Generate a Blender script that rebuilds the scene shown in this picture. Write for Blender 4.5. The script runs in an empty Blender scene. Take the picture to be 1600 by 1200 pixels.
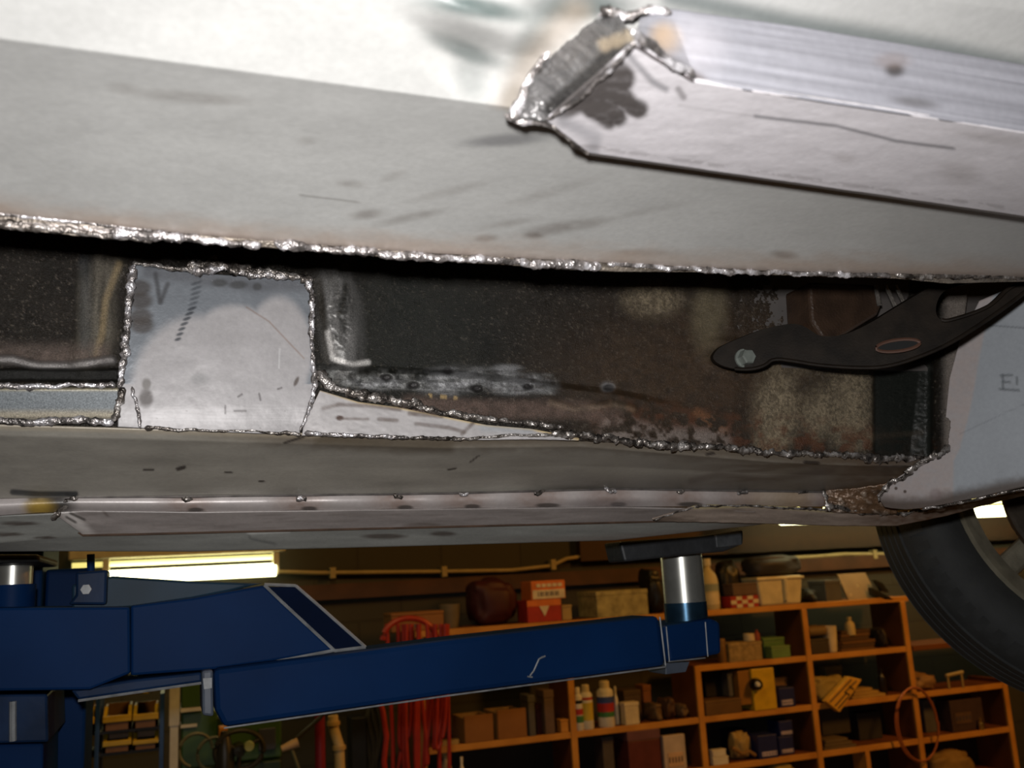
import bpy, bmesh, math, random
import numpy as np
from mathutils import Vector, Matrix
random.seed(7)
# ------------------------------------------------------------------ camera
FPX = 1500.0
CAM = np.array([0.0, 0.0, 1.55])
def cam_basis(pitch=11.5, roll=3.2, K=2.8):
    yaw = math.atan(1/K); p = math.radians(pitch); r = math.radians(roll)
    f = np.array([math.sin(yaw)*math.cos(p), math.cos(yaw)*math.cos(p), math.sin(p)])
    R = np.array([math.cos(yaw), -math.sin(yaw), 0.0]); U = np.cross(R, f)
    return R*math.cos(r)-U*math.sin(r), U*math.cos(r)+R*math.sin(r), f
CR, CU, CF = cam_basis()
scene = bpy.context.scene
COL = scene.collection
cd = bpy.data.cameras.new('camera'); cam = bpy.data.objects.new('camera', cd); COL.objects.link(cam)
cd.sensor_fit = 'HORIZONTAL'; cd.sensor_width = 36; cd.lens = 36*FPX/1600; cd.clip_start = 0.02
M = Matrix(((CR[0], CU[0], -CF[0], CAM[0]), (CR[1], CU[1], -CF[1], CAM[1]), (CR[2], CU[2], -CF[2], CAM[2]), (0, 0, 0, 1)))
cam.matrix_world = M
cd.dof.use_dof = True; cd.dof.focus_distance = 0.86; cd.dof.aperture_fstop = 11
scene.camera = cam
# ------------------------------------------------------------------ world, exposure, lights
w = bpy.data.worlds.new('world'); scene.world = w; w.use_nodes = True
w.node_tree.nodes['Background'].inputs[0].default_value = (0.05, 0.035, 0.02, 1)
w.node_tree.nodes['Background'].inputs[1].default_value = 0.1
vs = scene.view_settings; vs.view_transform = 'Standard'; vs.look = 'None'; vs.gamma = 1; vs.exposure = 0.0; vs.use_curve_mapping = False
def area(name, loc, target, size, power, color, sy=None):
    l = bpy.data.lights.new(name, 'AREA'); l.energy = power; l.color = color; l.size = size
    if sy: l.shape = 'RECTANGLE'; l.size_y = sy
    o = bpy.data.objects.new(name, l); COL.objects.link(o); o.location = loc
    o.rotation_euler = (Vector(target)-Vector(loc)).to_track_quat('-Z', 'Y').to_euler(); return o
# the camera's own flash, 5 cm above the lens
fl = CAM + CU*0.042 - CR*0.012
area('flash', fl, fl+CF*1.0+CU*0.12, 0.022, 6.6, (1.0, 0.98, 0.965))
# workshop lamps under the ceiling, warm
area('workshop_lamp', (4.3, 1.3, 3.3), (2.4, 4.4, 0.9), 0.35, 52, (1.0, 0.42, 0.07), 0.7)
area('workshop_lamp', (0.3, 1.9, 3.4), (0.1, 3.6, 0.6), 0.4, 16, (1.0, 0.62, 0.2), 0.8)

def at(px, py, Y):
    """point on the plane y = Y (lengthwise plane of car and shop) seen at px, py"""
    d = CF+CR*(px-800)/FPX+CU*(600-py)/FPX
    return CAM+d*(Y/d[1])
def atZ(px, py, Z):
    d = CF+CR*(px-800)/FPX+CU*(600-py)/FPX
    return CAM+d*((Z-CAM[2])/d[2])
def yz(px, py, Z): return float(atZ(px, py, Z)[1])
def atv(px, py, Y):
    a = ((px-800)/FPX)[..., None]; b = ((600-py)/FPX)[..., None]
    d = CF+CR*a+CU*b
    return CAM+d*(np.asarray(Y)/d[..., 1])[..., None]
def xsolve(px, Y, z):
    k = (px-800)/FPX
    a = CR-k*CF
    return -((Y-CAM[1])*a[1]+(z-CAM[2])*a[2])/a[0]

# ------------------------------------------------------------------ noise
def _hash(ix, iy, s):
    n = (ix.astype(np.int64)*374761393+iy.astype(np.int64)*668265263+s*1442695041) & 0x7fffffff
    n = (n ^ (n >> 13))*1274126177 & 0x7fffffff
    return ((n ^ (n >> 16)) & 0xffff)/65535.0
def vn(x, y, s=0):
    ix = np.floor(x); iy = np.floor(y); fx = x-ix; fy = y-iy
    fx = fx*fx*(3-2*fx); fy = fy*fy*(3-2*fy)
    a = _hash(ix, iy, s); b = _hash(ix+1, iy, s); c = _hash(ix, iy+1, s); d = _hash(ix+1, iy+1, s)
    return (a*(1-fx)+b*fx)*(1-fy)+(c*(1-fx)+d*fx)*fy
def fbm(x, y, s=0, o=4):
    t = 0; a = .5; n = 0
    for i in range(o):
        t = t+a*vn(x*2**i, y*2**i, s+i*17); n += a; a *= .5
    return t/n
def sst(a, b, x): t = np.clip((x-a)/(b-a), 0, 1); return t*t*(3-2*t)
def dpoly(x, y, pts):
    best = np.full(x.shape, 1e9)
    for (x0, y0), (x1, y1) in zip(pts[:-1], pts[1:]):
        dx, dy = x1-x0, y1-y0; t = np.clip(((x-x0)*dx+(y-y0)*dy)/(dx*dx+dy*dy), 0, 1)
        best = np.minimum(best, np.hypot(x-x0-t*dx, y-y0-t*dy))
    return best
def stroke(x, y, pts, w, soft=2): return 1-sst(w-soft, w+soft, dpoly(x, y, pts))
def blob(x, y, cx, cy, rx, ry, ang=0, soft=.35):
    a = math.radians(ang); u = (x-cx)*math.cos(a)+(y-cy)*math.sin(a); v = -(x-cx)*math.sin(a)+(y-cy)*math.cos(a)
    r = np.hypot(u/rx, v/ry); return 1-sst(1-soft, 1+soft, r)
def lin(c):
    return tuple(((v/255)/12.92 if v/255 <= .04045 else ((v/255+.055)/1.055)**2.4) for v in c)

# ------------------------------------------------------------------ materials
MATS = {}
def nodes(name):
    m = bpy.data.materials.new(name); m.use_nodes = True; nt = m.node_tree
    return m, nt, nt.nodes['Principled BSDF']
def N(nt, t, **k):
    n = nt.nodes.new(t)
    for a, b in k.items():
        if a.startswith('i_'): n.inputs[a[2:].replace('_', ' ')].default_value = b
        else: setattr(n, a, b)
    return n
def mat(name, col, rough=.6, metal=0, var=.25, scale=20, bump=0.0, bscale=None, emit=None, col2=None, coat=0, spec=.5):
    if name in MATS: return MATS[name]
    m, nt, b = nodes(name)
    tc = N(nt, 'ShaderNodeTexCoord'); no = N(nt, 'ShaderNodeTexNoise'); no.inputs['Scale'].default_value = scale; no.inputs['Detail'].default_value = 5
    nt.links.new(tc.outputs['Object'], no.inputs['Vector'])
    r = N(nt, 'ShaderNodeValToRGB'); r.color_ramp.elements[0].position = .3; r.color_ramp.elements[1].position = .7
    c2 = col2 or tuple(v*(1-var) for v in col)
    r.color_ramp.elements[0].color = (*c2, 1); r.color_ramp.elements[1].color = (*col, 1)
    nt.links.new(no.outputs['Fac'], r.inputs['Fac']); nt.links.new(r.outputs['Color'], b.inputs['Base Color'])
    b.inputs['Roughness'].default_value = rough; b.inputs['Metallic'].default_value = metal; b.inputs['Specular IOR Level'].default_value = spec
    if coat: b.inputs['Coat Weight'].default_value = coat
    if bump:
        n2 = N(nt, 'ShaderNodeTexNoise'); n2.inputs['Scale'].default_value = bscale or scale*4; n2.inputs['Detail'].default_value = 4
        nt.links.new(tc.outputs['Object'], n2.inputs['Vector'])
        bp = N(nt, 'ShaderNodeBump'); bp.inputs['Strength'].default_value = 1; bp.inputs['Distance'].default_value = bump
        nt.links.new(n2.outputs['Fac'], bp.inputs['Height']); nt.links.new(bp.outputs['Normal'], b.inputs['Normal'])
    if emit:
        b.inputs['Emission Color'].default_value = (*emit[0], 1); b.inputs['Emission Strength'].default_value = emit[1]
    MATS[name] = m; return m
def attr_mat(name, nscale=300, namt=.12, bump=0.0, bscale=600, speck=0):
    """sheet metal whose local colour, metal and roughness come from the surface's own attributes"""
    m, nt, b = nodes(name)
    a = N(nt, 'ShaderNodeAttribute', attribute_name='Col'); p = N(nt, 'ShaderNodeAttribute', attribute_name='Prm')
    tc = N(nt, 'ShaderNodeTexCoord'); no = N(nt, 'ShaderNodeTexNoise'); no.inputs['Scale'].default_value = nscale; no.inputs['Detail'].default_value = 6
    nt.links.new(tc.outputs['Object'], no.inputs['Vector'])
    mr = N(nt, 'ShaderNodeMapRange'); mr.inputs['To Min'].default_value = 1-namt; mr.inputs['To Max'].default_value = 1+namt
    mr.inputs['From Min'].default_value = .3; mr.inputs['From Max'].default_value = .7
    nt.links.new(no.outputs['Fac'], mr.inputs['Value'])
    mx = N(nt, 'ShaderNodeVectorMath', operation='SCALE'); nt.links.new(a.outputs['Color'], mx.inputs[0]); nt.links.new(mr.outputs['Result'], mx.inputs['Scale'])
    nt.links.new(mx.outputs['Vector'], b.inputs['Base Color'])
    sp = N(nt, 'ShaderNodeSeparateColor'); nt.links.new(p.outputs['Color'], sp.inputs[0])
    nt.links.new(sp.outputs[0], b.inputs['Metallic']); nt.links.new(sp.outputs[1], b.inputs['Roughness'])
    n2 = N(nt, 'ShaderNodeTexNoise'); n2.inputs['Scale'].default_value = bscale; n2.inputs['Detail'].default_value = 3
    nt.links.new(tc.outputs['Object'], n2.inputs['Vector'])
    bp = N(nt, 'ShaderNodeBump'); bp.inputs['Distance'].default_value = bump or 1e-5
    nt.links.new(sp.outputs[2], bp.inputs['Strength']); nt.links.new(n2.outputs['Fac'], bp.inputs['Height']); nt.links.new(bp.outputs['Normal'], b.inputs['Normal'])
    return m
SHEET = attr_mat('sheet_steel', 260, .05, .0012, 500)
UNDER = attr_mat('undercoated_steel', 900, .38, .0011, 1500)
UNDER.node_tree.nodes['Principled BSDF'].inputs['Specular IOR Level'].default_value = .28

def weld_mat(name, dark, bright, rough=.25):
    m, nt, b = nodes(name)
    tc = N(nt, 'ShaderNodeTexCoord'); no = N(nt, 'ShaderNodeTexNoise'); no.inputs['Scale'].default_value = 110; no.inputs['Detail'].default_value = 4
    nt.links.new(tc.outputs['Object'], no.inputs['Vector'])
    r = N(nt, 'ShaderNodeValToRGB'); e = r.color_ramp.elements; e[0].position = .36; e[0].color = (*dark, 1); e[1].position = .62; e[1].color = (*bright, 1)
    x = e.new(.5); x.color = ((dark[0]+bright[0])*.36, (dark[1]+bright[1])*.34, (dark[2]+bright[2])*.32, 1)
    nt.links.new(no.outputs['Fac'], r.inputs['Fac']); nt.links.new(r.outputs['Color'], b.inputs['Base Color'])
    b.inputs['Metallic'].default_value = .6; b.inputs['Roughness'].default_value = rough
    n2 = N(nt, 'ShaderNodeTexNoise'); n2.inputs['Scale'].default_value = 350; nt.links.new(tc.outputs['Object'], n2.inputs['Vector'])
    bp = N(nt, 'ShaderNodeBump'); bp.inputs['Distance'].default_value = .0022; bp.inputs['Strength'].default_value = .8
    nt.links.new(n2.outputs['Fac'], bp.inputs['Height']); nt.links.new(bp.outputs['Normal'], b.inputs['Normal'])
    MATS[name] = m; return m
WELD = weld_mat('fresh_weld_steel', (.10, .09, .085), (.75, .73, .76), .28)
WELDD = weld_mat('burnt_weld_steel', (.04, .034, .03), (.45, .42, .4), .3)

# ------------------------------------------------------------------ object helpers
def link(o, parent=None):
    COL.objects.link(o)
    if parent is not None: o.parent = parent; o.matrix_parent_inverse = Matrix.Translation(-Vector(parent.location)) if parent.type == 'EMPTY' else Matrix.Identity(4)
    return o
ROOTLOC = {}
def thing(name, label, cat, loc=(0, 0, 0), group=None):
    o = bpy.data.objects.new(name, None); COL.objects.link(o); o.location = [float(v) for v in loc]; o.empty_display_size = .05
    o['label'] = label; o['category'] = cat
    if group: o['group'] = group
    return o
def tag(o, label, cat, group=None):
    o['label'] = label; o['category'] = cat
    if group: o['group'] = group
    return o
def mesh_obj(name, V, Fc, material, parent=None, smooth=False):
    me = bpy.data.meshes.new(name); me.from_pydata([tuple(map(float, v)) for v in V], [], Fc); me.update()
    if material: me.materials.append(material)
    if smooth: me.polygons.foreach_set('use_smooth', [True]*len(me.polygons))
    return link(bpy.data.objects.new(name, me), parent)
def recenter(o):
    """origin at the middle of the base"""
    me = o.data; co = np.empty(len(me.vertices)*3); me.vertices.foreach_get('co', co); co = co.reshape(-1, 3)
    c = np.array([(co[:, 0].min()+co[:, 0].max())/2, (co[:, 1].min()+co[:, 1].max())/2, co[:, 2].min()])
    me.vertices.foreach_set('co', (co-c).ravel()); o.location = Vector(c)+o.location; me.update(); return o
def bevel(o, w=.003, seg=2):
    b = o.modifiers.new('bevel', 'BEVEL'); b.width = w; b.segments = seg; b.limit_method = 'ANGLE'; b.angle_limit = math.radians(35); return o
class MB:
    def __init__(s): s.v = []; s.f = []
    def add(s, V, Fc):
        n = len(s.v); s.v += [tuple(map(float, v)) for v in V]; s.f += [tuple(i+n for i in f) for f in Fc]; return s
    def box(s, lo, hi, rz=0, c=None):
        (x0, y0, z0), (x1, y1, z1) = lo, hi
        V = [(x0, y0, z0), (x1, y0, z0), (x1, y1, z0), (x0, y1, z0), (x0, y0, z1), (x1, y0, z1), (x1, y1, z1), (x0, y1, z1)]
        if rz:
            cx, cy = c or ((x0+x1)/2, (y0+y1)/2); co, si = math.cos(rz), math.sin(rz)
            V = [(cx+(x-cx)*co-(y-cy)*si, cy+(x-cx)*si+(y-cy)*co, z) for x, y, z in V]
        return s.add(V, [(0, 3, 2, 1), (4, 5, 6, 7), (0, 1, 5, 4), (1, 2, 6, 5), (2, 3, 7, 6), (3, 0, 4, 7)])
    def prism(s, front, off):
        n = len(front); b = [np.array(p)+np.array(off) for p in front]
        return s.add(list(front)+b, [tuple(range(n)), tuple(range(2*n-1, n-1, -1))]+[(i, n+i, n+(i+1) % n, (i+1) % n) for i in range(n)])
    def lathe(s, prof, c, seg=24, axis='z'):
        V = []; Fc = []; n = len(prof)
        for k in range(seg):
            a = 2*math.pi*k/seg
            for r, h in prof:
                p = (r*math.cos(a), r*math.sin(a), h)
                if axis == 'y': p = (p[0], p[2], p[1])
                if axis == 'x': p = (p[2], p[0], p[1])
                V.append((c[0]+p[0], c[1]+p[1], c[2]+p[2]))
        for k in range(seg):
            for j in range(n-1):
                a0 = k*n+j; b0 = ((k+1) % seg)*n+j
                Fc.append((a0, b0, b0+1, a0+1))
        closed = tuple(prof[0]) == tuple(prof[-1])
        if prof[0][0] > 0 and not closed: Fc.append(tuple(k*n for k in range(seg-1, -1, -1)))
        if prof[-1][0] > 0 and not closed: Fc.append(tuple(k*n+n-1 for k in range(seg)))
        return s.add(V, Fc)
    def tube(s, pts, r, seg=10, rad=None):
        P = [Vector([float(q) for q in p]) for p in pts]; V = []; Fc = []; n = len(P); up = Vector((0, 0, 1))
        for i, p in enumerate(P):
            t = (P[min(i+1, n-1)]-P[max(i-1, 0)]).normalized()
            a = t.cross(up if abs(t.z) < .95 else Vector((1, 0, 0))).normalized(); b = t.cross(a)
            rr = rad[i] if rad is not None else r
            for k in range(seg):
                an = 2*math.pi*k/seg; q = p+(a*math.cos(an)+b*math.sin(an))*rr; V.append(q[:])
        for i in range(n-1):
            for k in range(seg):
                Fc.append((i*seg+k, i*seg+(k+1) % seg, (i+1)*seg+(k+1) % seg, (i+1)*seg+k))
        Fc.append(tuple(range(seg-1, -1, -1))); Fc.append(tuple((n-1)*seg+k for k in range(seg)))
        return s.add(V, Fc)
    def obj(s, name, material, parent=None, smooth=False):
        o = mesh_obj(name, s.v, s.f, material, parent, False)
        bm = bmesh.new(); bm.from_mesh(o.data); bmesh.ops.recalc_face_normals(bm, faces=bm.faces); bm.to_mesh(o.data); bm.free()
        if smooth:
            o.data.polygons.foreach_set('use_smooth', [True]*len(o.data.polygons)); o.data.set_sharp_from_angle(angle=math.radians(40))
        return o

def interp_line(L, u):
    L = np.array(L, float); x = (L[:, 0]-L[0, 0]); tot = x[-1]
    if abs(tot) < 1e-6: x = np.linspace(0, 1, len(L)); tot = 1
    t = x/tot
    return np.stack([np.interp(u, t, L[:, k]) for k in range(3)], -1)
def sheet(name, lines, n, ms, material, parent, paint=None, thick=.0015, smooth_u=0):
    """a pressed panel swept along the car between lengthwise control lines (px, py, Y)"""
    u = np.linspace(0, 1, n); R = [interp_line(L, u) for L in lines]
    rows = []
    for i in range(len(R)-1):
        k = ms[i] if isinstance(ms, (list, tuple)) else ms
        for t in np.linspace(0, 1, k+1)[(0 if i == 0 else 1):]: rows.append(R[i]*(1-t)+R[i+1]*t)
    G = np.stack(rows, 0); px, py, Y = G[..., 0], G[..., 1], G[..., 2]
    out = dict(disp=np.zeros_like(px))
    col = np.ones(px.shape+(3,))*.4; prm = np.zeros(px.shape+(3,)); prm[..., 1] = .5; prm[..., 2] = .2
    if paint:
        r = paint(px, py, col, prm)
        if r is not None: Y = Y-r            # relief, metres towards the aisle side
    P = atv(px, py, Y)
    if px[-1, 0] < -150:      # the panel goes on along the car beyond the view
        ds = (.8, .5, .25, .1); P = np.concatenate([P[:, :1]-np.array([d, 0, 0]) for d in ds]+[P], 1)
        col = np.concatenate([col[:, :1]]*4+[col], 1); prm = np.concatenate([prm[:, :1]]*4+[prm], 1)
    if px[-1, -1] > 1700:
        P = np.concatenate([P]+[P[:, -1:]+np.array([d, 0, 0]) for d in (.1, .3, .8)], 1); col = np.concatenate([col]+[col[:, -1:]]*3, 1); prm = np.concatenate([prm]+[prm[:, -1:]]*3, 1)
    m_, n_ = P.shape[:2]
    me = bpy.data.meshes.new(name)
    idx = np.arange(m_*n_).reshape(m_, n_)
    F4 = np.stack([idx[:-1, :-1], idx[1:, :-1], idx[1:, 1:], idx[:-1, 1:]], -1).reshape(-1, 4)
    me.vertices.add(m_*n_); me.vertices.foreach_set('co', P.reshape(-1).astype(np.float32))
    me.loops.add(F4.size); me.loops.foreach_set('vertex_index', F4.ravel().astype(np.int32))
    me.polygons.add(len(F4)); me.polygons.foreach_set('loop_start', (np.arange(len(F4))*4).astype(np.int32))
    me.update(calc_edges=True); me.validate()
    me.polygons.foreach_set('use_smooth', [True]*len(me.polygons))
    for nm, A in (('Col', col), ('Prm', prm)):
        at_ = me.color_attributes.new(nm, 'FLOAT_COLOR', 'POINT')
        B4 = np.ones((m_*n_, 4), np.float32); B4[:, :3] = np.clip(A.reshape(-1, 3), 0, 1); at_.data.foreach_set('color', B4.ravel())
    me.materials.append(material)
    o = link(bpy.data.objects.new(name, me), parent)
    if thick:
        s = o.modifiers.new('thickness', 'SOLIDIFY'); s.thickness = thick; s.offset = -1
    return o
def mixc(col, m, c):
    m = np.clip(m, 0, 1)[..., None]; col[...] = col*(1-m)+np.array(c)*m
def mixp(prm, m, metal=None, rough=None, bump=None):
    for k, v in enumerate((metal, rough, bump)):
        if v is not None: prm[..., k] = prm[..., k]*(1-m)+v*m
def bead(name, pts, r, material, parent, s=0, jit=1.0, lump=.5, flat=.6, step=1.6):
    """a lumpy run of weld metal; pts = (px, py, Y), r = half width in metres"""
    P = np.array([at(*p) for p in pts]); d = np.r_[0, np.cumsum(np.linalg.norm(np.diff(P, axis=0), axis=1))]
    n = max(6, int(d[-1]/(step*.001))); t = np.linspace(0, d[-1], n); Q = np.stack([np.interp(t, d, P[:, k]) for k in range(3)], -1)
    x = t*1000; r = r*.72
    Q[:, 2] += (fbm(x/9, x*0+s, s, 3)-.5)*.006*jit; Q[:, 1] += (fbm(x/7, x*0+s+5, s+3, 3)-.5)*.003*jit; Q[:, 0] += (vn(x/3, x*0, s+9)-.5)*.003*jit
    rad = r*(.62+.75*fbm(x/28, x*0+s*3, s+40, 2))*(1-lump*.5+lump*fbm(x/4, x*0+.5, s+20, 3)*1.6*(.7+.3*np.abs(np.sin(x/2.2))))
    rad = rad*np.clip(np.minimum(t, d[-1]-t)/(r*1.5)+.3, .3, 1)
    seg = 12; V = []; Fc = []
    for i in range(n):
        tt = Vector(Q[min(i+1, n-1)]-Q[max(i-1, 0)]).normalized(); a = tt.cross(Vector((0, 1, .3))).normalized(); b = tt.cross(a)
        for k in range(seg):
            an = 2*math.pi*k/seg; h = 1+lump*.9*(float(vn(np.array(x[i]/2.2), np.array(k*1.3+s), s+31))-.5)
            q = Vector(Q[i])+(a*math.cos(an)+b*math.sin(an)*flat)*float(rad[i])*h; V.append(q[:])
    for i in range(n-1):
        for k in range(seg): Fc.append((i*seg+k, i*seg+(k+1) % seg, (i+1)*seg+(k+1) % seg, (i+1)*seg+k))
    Fc.append(tuple(range(seg-1, -1, -1))); Fc.append(tuple((n-1)*seg+k for k in range(seg)))
    return mesh_obj(name, V, Fc, material, parent, True)

# ================================================================== THE CAR
car = thing('car', 'light grey car on the lift seen from below, bare welded floor and sill patches', 'car', (0.3, 0.8, 1.6))
# ---- floor pan: rising tunnel side (top of the view), crease, flat floor, turned edge
def crease_y(x): return 60+.1346*x
def edge_y(x): return np.interp(x, [-200, 0, 240, 420, 640, 950, 1200, 1420, 1600, 1800], [316, 336, 362, 378, 395, 412, 424, 430, 434, 440])
def paint_floor(x, y, col, prm):
    n = fbm(x/90, y/40, 3); n2 = fbm(x/30, y/9, 5)
    col[...] = np.array([.40, .40, .39])*(.92+.16*n)[..., None]
    prm[..., 0] = .0; prm[..., 1] = .42; prm[..., 2] = .06
    below = sst(0, 12, y-crease_y(x))
    # soot smudges and scratches on the flat floor
    for cx, cy, rx, ry, an, k in [(300, 152, 80, 9, 4, .35), (190, 137, 22, 8, 3, .25), (575, 335, 24, 7, -8, .4), (640, 340, 50, 6, -12, .35), (880, 355, 62, 8, -9, .5), (835, 368, 14, 5, 0, .7),
                                  (760, 372, 16, 5, -5, .6), (1225, 398, 18, 6, 5, .55), (700, 300, 60, 6, -14, .22), (860, 300, 70, 7, -16, .2), (1010, 330, 60, 5, -12, .15), (550, 288, 20, 6, 5, .3), (615, 275, 18, 6, -20, .2), (480, 220, 14, 6, 0, .2), (790, 350, 40, 5, -10, .3), (1000, 395, 40, 5, 0, .3)]:
        mixc(col, below*k*blob(x, y, cx, cy, rx, ry, an, .7)*(.5+n2), (.12, .10, .085))
    mixc(col, below*.55*blob(x, y, 790, 219, 62, 9, -4, .6), (.06, .06, .07))
    mixc(col, below*.5*stroke(x, y, [(470, 305), (560, 316)], 1.2, 1), (.1, .09, .08))
    # heat band next to the weld
    d = edge_y(x)-y
    mixc(col, .75*(1-sst(4, 42, d+18*(n2-.5)))*(.5+.6*n), (.33, .245, .19))
    mixc(col, .5*(1-sst(0, 10, d)), (.12, .09, .08))
    # tunnel side: burnt green-black marks round the rail nose
    up = 1-below
    for cx, cy, rx, ry, an, k in [(745, 12, 90, 17, 8, .9), (725, 78, 55, 14, 22, .75), (735, 118, 24, 34, -20, .45), (905, 8, 70, 22, 0, .95), (835, 60, 22, 50, 35, .5), (800, 150, 16, 20, 20, .5)]:
        mixc(col, up*k*blob(x, y, cx, cy, rx, ry, an, .6)*(.6+.6*n), (.03, .05, .048))
    mixc(col, up*.45*stroke(x, y, [(790, 175), (830, 95), (900, 20)], 22, 21), (.30, .23, .17))
    mixc(col, up*.75*stroke(x, y, [(1050, -5), (1250, 40), (1450, 75), (1600, 108)], 16, 15), (.09, .11, .11))
    rel = .0012*(fbm(x/140, y/60, 9)-.5)*below
    # pressed dimple beside the rail nose
    rel = rel+.008*up*blob(x, y, 745, 30, 80, 26, 15, .9)-.005*up*blob(x, y, 735, 95, 60, 34, 30, .9)
    return rel
def crY(x): return .36
xs = [-260, 0, 240, 420, 640, 780, 950, 1200, 1420, 1600, 1850]
cl = [(x, crease_y(x), .385) for x in xs]
up1 = [(x, crease_y(x)-100, .354) for x in xs]; up2 = [(x, crease_y(x)-260, .305) for x in xs]; up3 = [(x, crease_y(x)-700, .205) for x in xs]
el = [(x, float(edge_y(x)), .54) for x in xs]
floor_pan = sheet('floor_pan', [up3, up2, up1, cl, el], 420, [10, 30, 60, 130], SHEET, car, paint_floor, .0015)
# turned-down lip at the floor edge with its burnt welds
def paint_lip(x, y, col, prm):
    n = fbm(x/14, y/5, 71); col[...] = np.array([.2, .17, .14])*(.4+1.1*n)[..., None]; prm[..., 0] = .5; prm[..., 1] = .38; prm[..., 2] = .8
    mixc(col, stroke(x, y, [(-100, 345), (0, 350), (230, 366)], 5, 3)*.8, (.45, .4, .38))
    return .002*(n-.5)
def lip_d(x): return np.interp(x, [-200, 0, 120, 240, 300, 500, 800, 900, 960, 1100, 1300, 1420, 1470, 1600, 1800], [20, 20, 19, 12, 10, 9, 11, 13, 12, 6, 5, 6, 12, 6, 6])
lip0 = [(x, float(edge_y(x))-2, .538) for x in xs]
xd = list(range(-200, 1801, 40))
lipL = [(x, float(edge_y(x))-1, .5395) for x in xd]; lipR = [(x, float(edge_y(x)+lip_d(x)), .542) for x in xd]
sheet('floor_edge_lip', [lipL, lipR], 700, 10, SHEET, floor_pan, paint_lip, .0012)
def along(xa, xb, dy=0, Y=.539, st=40): return [(x, float(edge_y(x))+dy, Y) for x in np.arange(xa, xb+1, st)]
bead('weld_bead', along(-160, 270, -2), .0016, WELD, floor_pan, 1, .25, .5)
bead('weld_bead', along(-160, 240, 14, .541), .0022, WELDD, floor_pan, 2, .5, .9)
bead('weld_bead', along(170, 440, 5, .539), .0026, WELD, floor_pan, 3, .7, .9)
bead('weld_bead', along(430, 600, 4, .539), .0032, WELD, floor_pan, 4, .6, .9)
bead('weld_bead', along(590, 870, 5, .539), .0030, WELD, floor_pan, 5, .6, .8)
bead('weld_bead', along(860, 955, 4, .539, 20), .0042, WELD, floor_pan, 6, .3, .5)
bead('weld_bead', along(950, 1420, 2, .539), .0019, WELD, floor_pan, 7, .5, .9)
bead('weld_bead', along(1400, 1790, 0, .539), .0024, WELDD, floor_pan, 8, .6, .9)

# ---- frame rail under the floor (upper right) with its welded nose
ZR = 1.750
def rz(x, y): return (x, y, yz(x, y, ZR))
rail = bpy.data.objects.new('frame_rail', None)
Mx = [(1088, 127), (1250, 152), (1420, 178), (1600, 206), (1850, 246)]
Fx = [(920, 240), (1100, 266), (1350, 302), (1600, 339), (1850, 376)]
Nx = [(1045, 12), (1180, 30), (1400, 64), (1600, 101), (1850, 148)]
def paint_rail(x, y, col, prm):
    n = fbm(x/60, y/20, 21); n2 = fbm(x/20, y/6, 22)
    col[...] = np.array([.60, .575, .60])*(.93+.14*n)[..., None]; prm[..., 0] = .0; prm[..., 1] = .45; prm[..., 2] = .08
    # soot flames behind the nose
    d = stroke(x, y, [(880, 158), (925, 142), (965, 122)], 27, 7)
    for p, w_ in (([(915, 150), (965, 182)], 15), ([(940, 140), (998, 172)], 14), ([(900, 160), (950, 190)], 12), ([(965, 130), (985, 160)], 11), ([(985, 172), (1003, 176)], 8)):
        d = np.maximum(d, stroke(x+9*(n2-.5), y+9*(n-.5), p, w_, 6))
    mixc(col, np.clip(d*(.75+.5*n2), 0, .96), (.05, .043, .04))
    mixc(col, .5*stroke(x, y, [(880, 190), (930, 215), (925, 235)], 10, 8), (.22, .22, .24))
    mixc(col, .6*stroke(x, y, [(985, 90), (1020, 128), (1040, 140)], 5, 4), (.1, .1, .11))
    mixc(col, .6*stroke(x, y, [(1060, 140), (1068, 152)], 5, 3), (.1, .09, .09))
    mixc(col, .75*stroke(x, y, [(1180, 182), (1310, 197), (1400, 220), (1490, 232)], 2.2, 2), (.08, .08, .09))
    mixc(col, .3*stroke(x, y, [(1060, 165), (1180, 182)], 1.5, 2), (.15, .14, .14))
    for cx, cy, rx, ry in [(1430, 158, 50, 6), (1370, 155, 40, 5), (1500, 270, 30, 18), (1320, 247, 18, 7), (1250, 150, 60, 5), (1550, 215, 60, 8)]:
        mixc(col, .25*blob(x, y, cx, cy, rx, ry, 9, .7), (.2, .17, .15))
    mixc(col, .35*(1-sst(1, 5, np.abs(y-(229+.147*(x-920)))))*(n2 > .5), (.2, .18, .18))
    return .0006*(n-.5)
noseB = [(852, 188), (905, 152), (955, 112), (992, 68)]      # lower front edge of the rail
rl = []
def mixline(L0, L1): return [(x, y, yz(x, y, ZR)) for x, y in L0]
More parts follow.
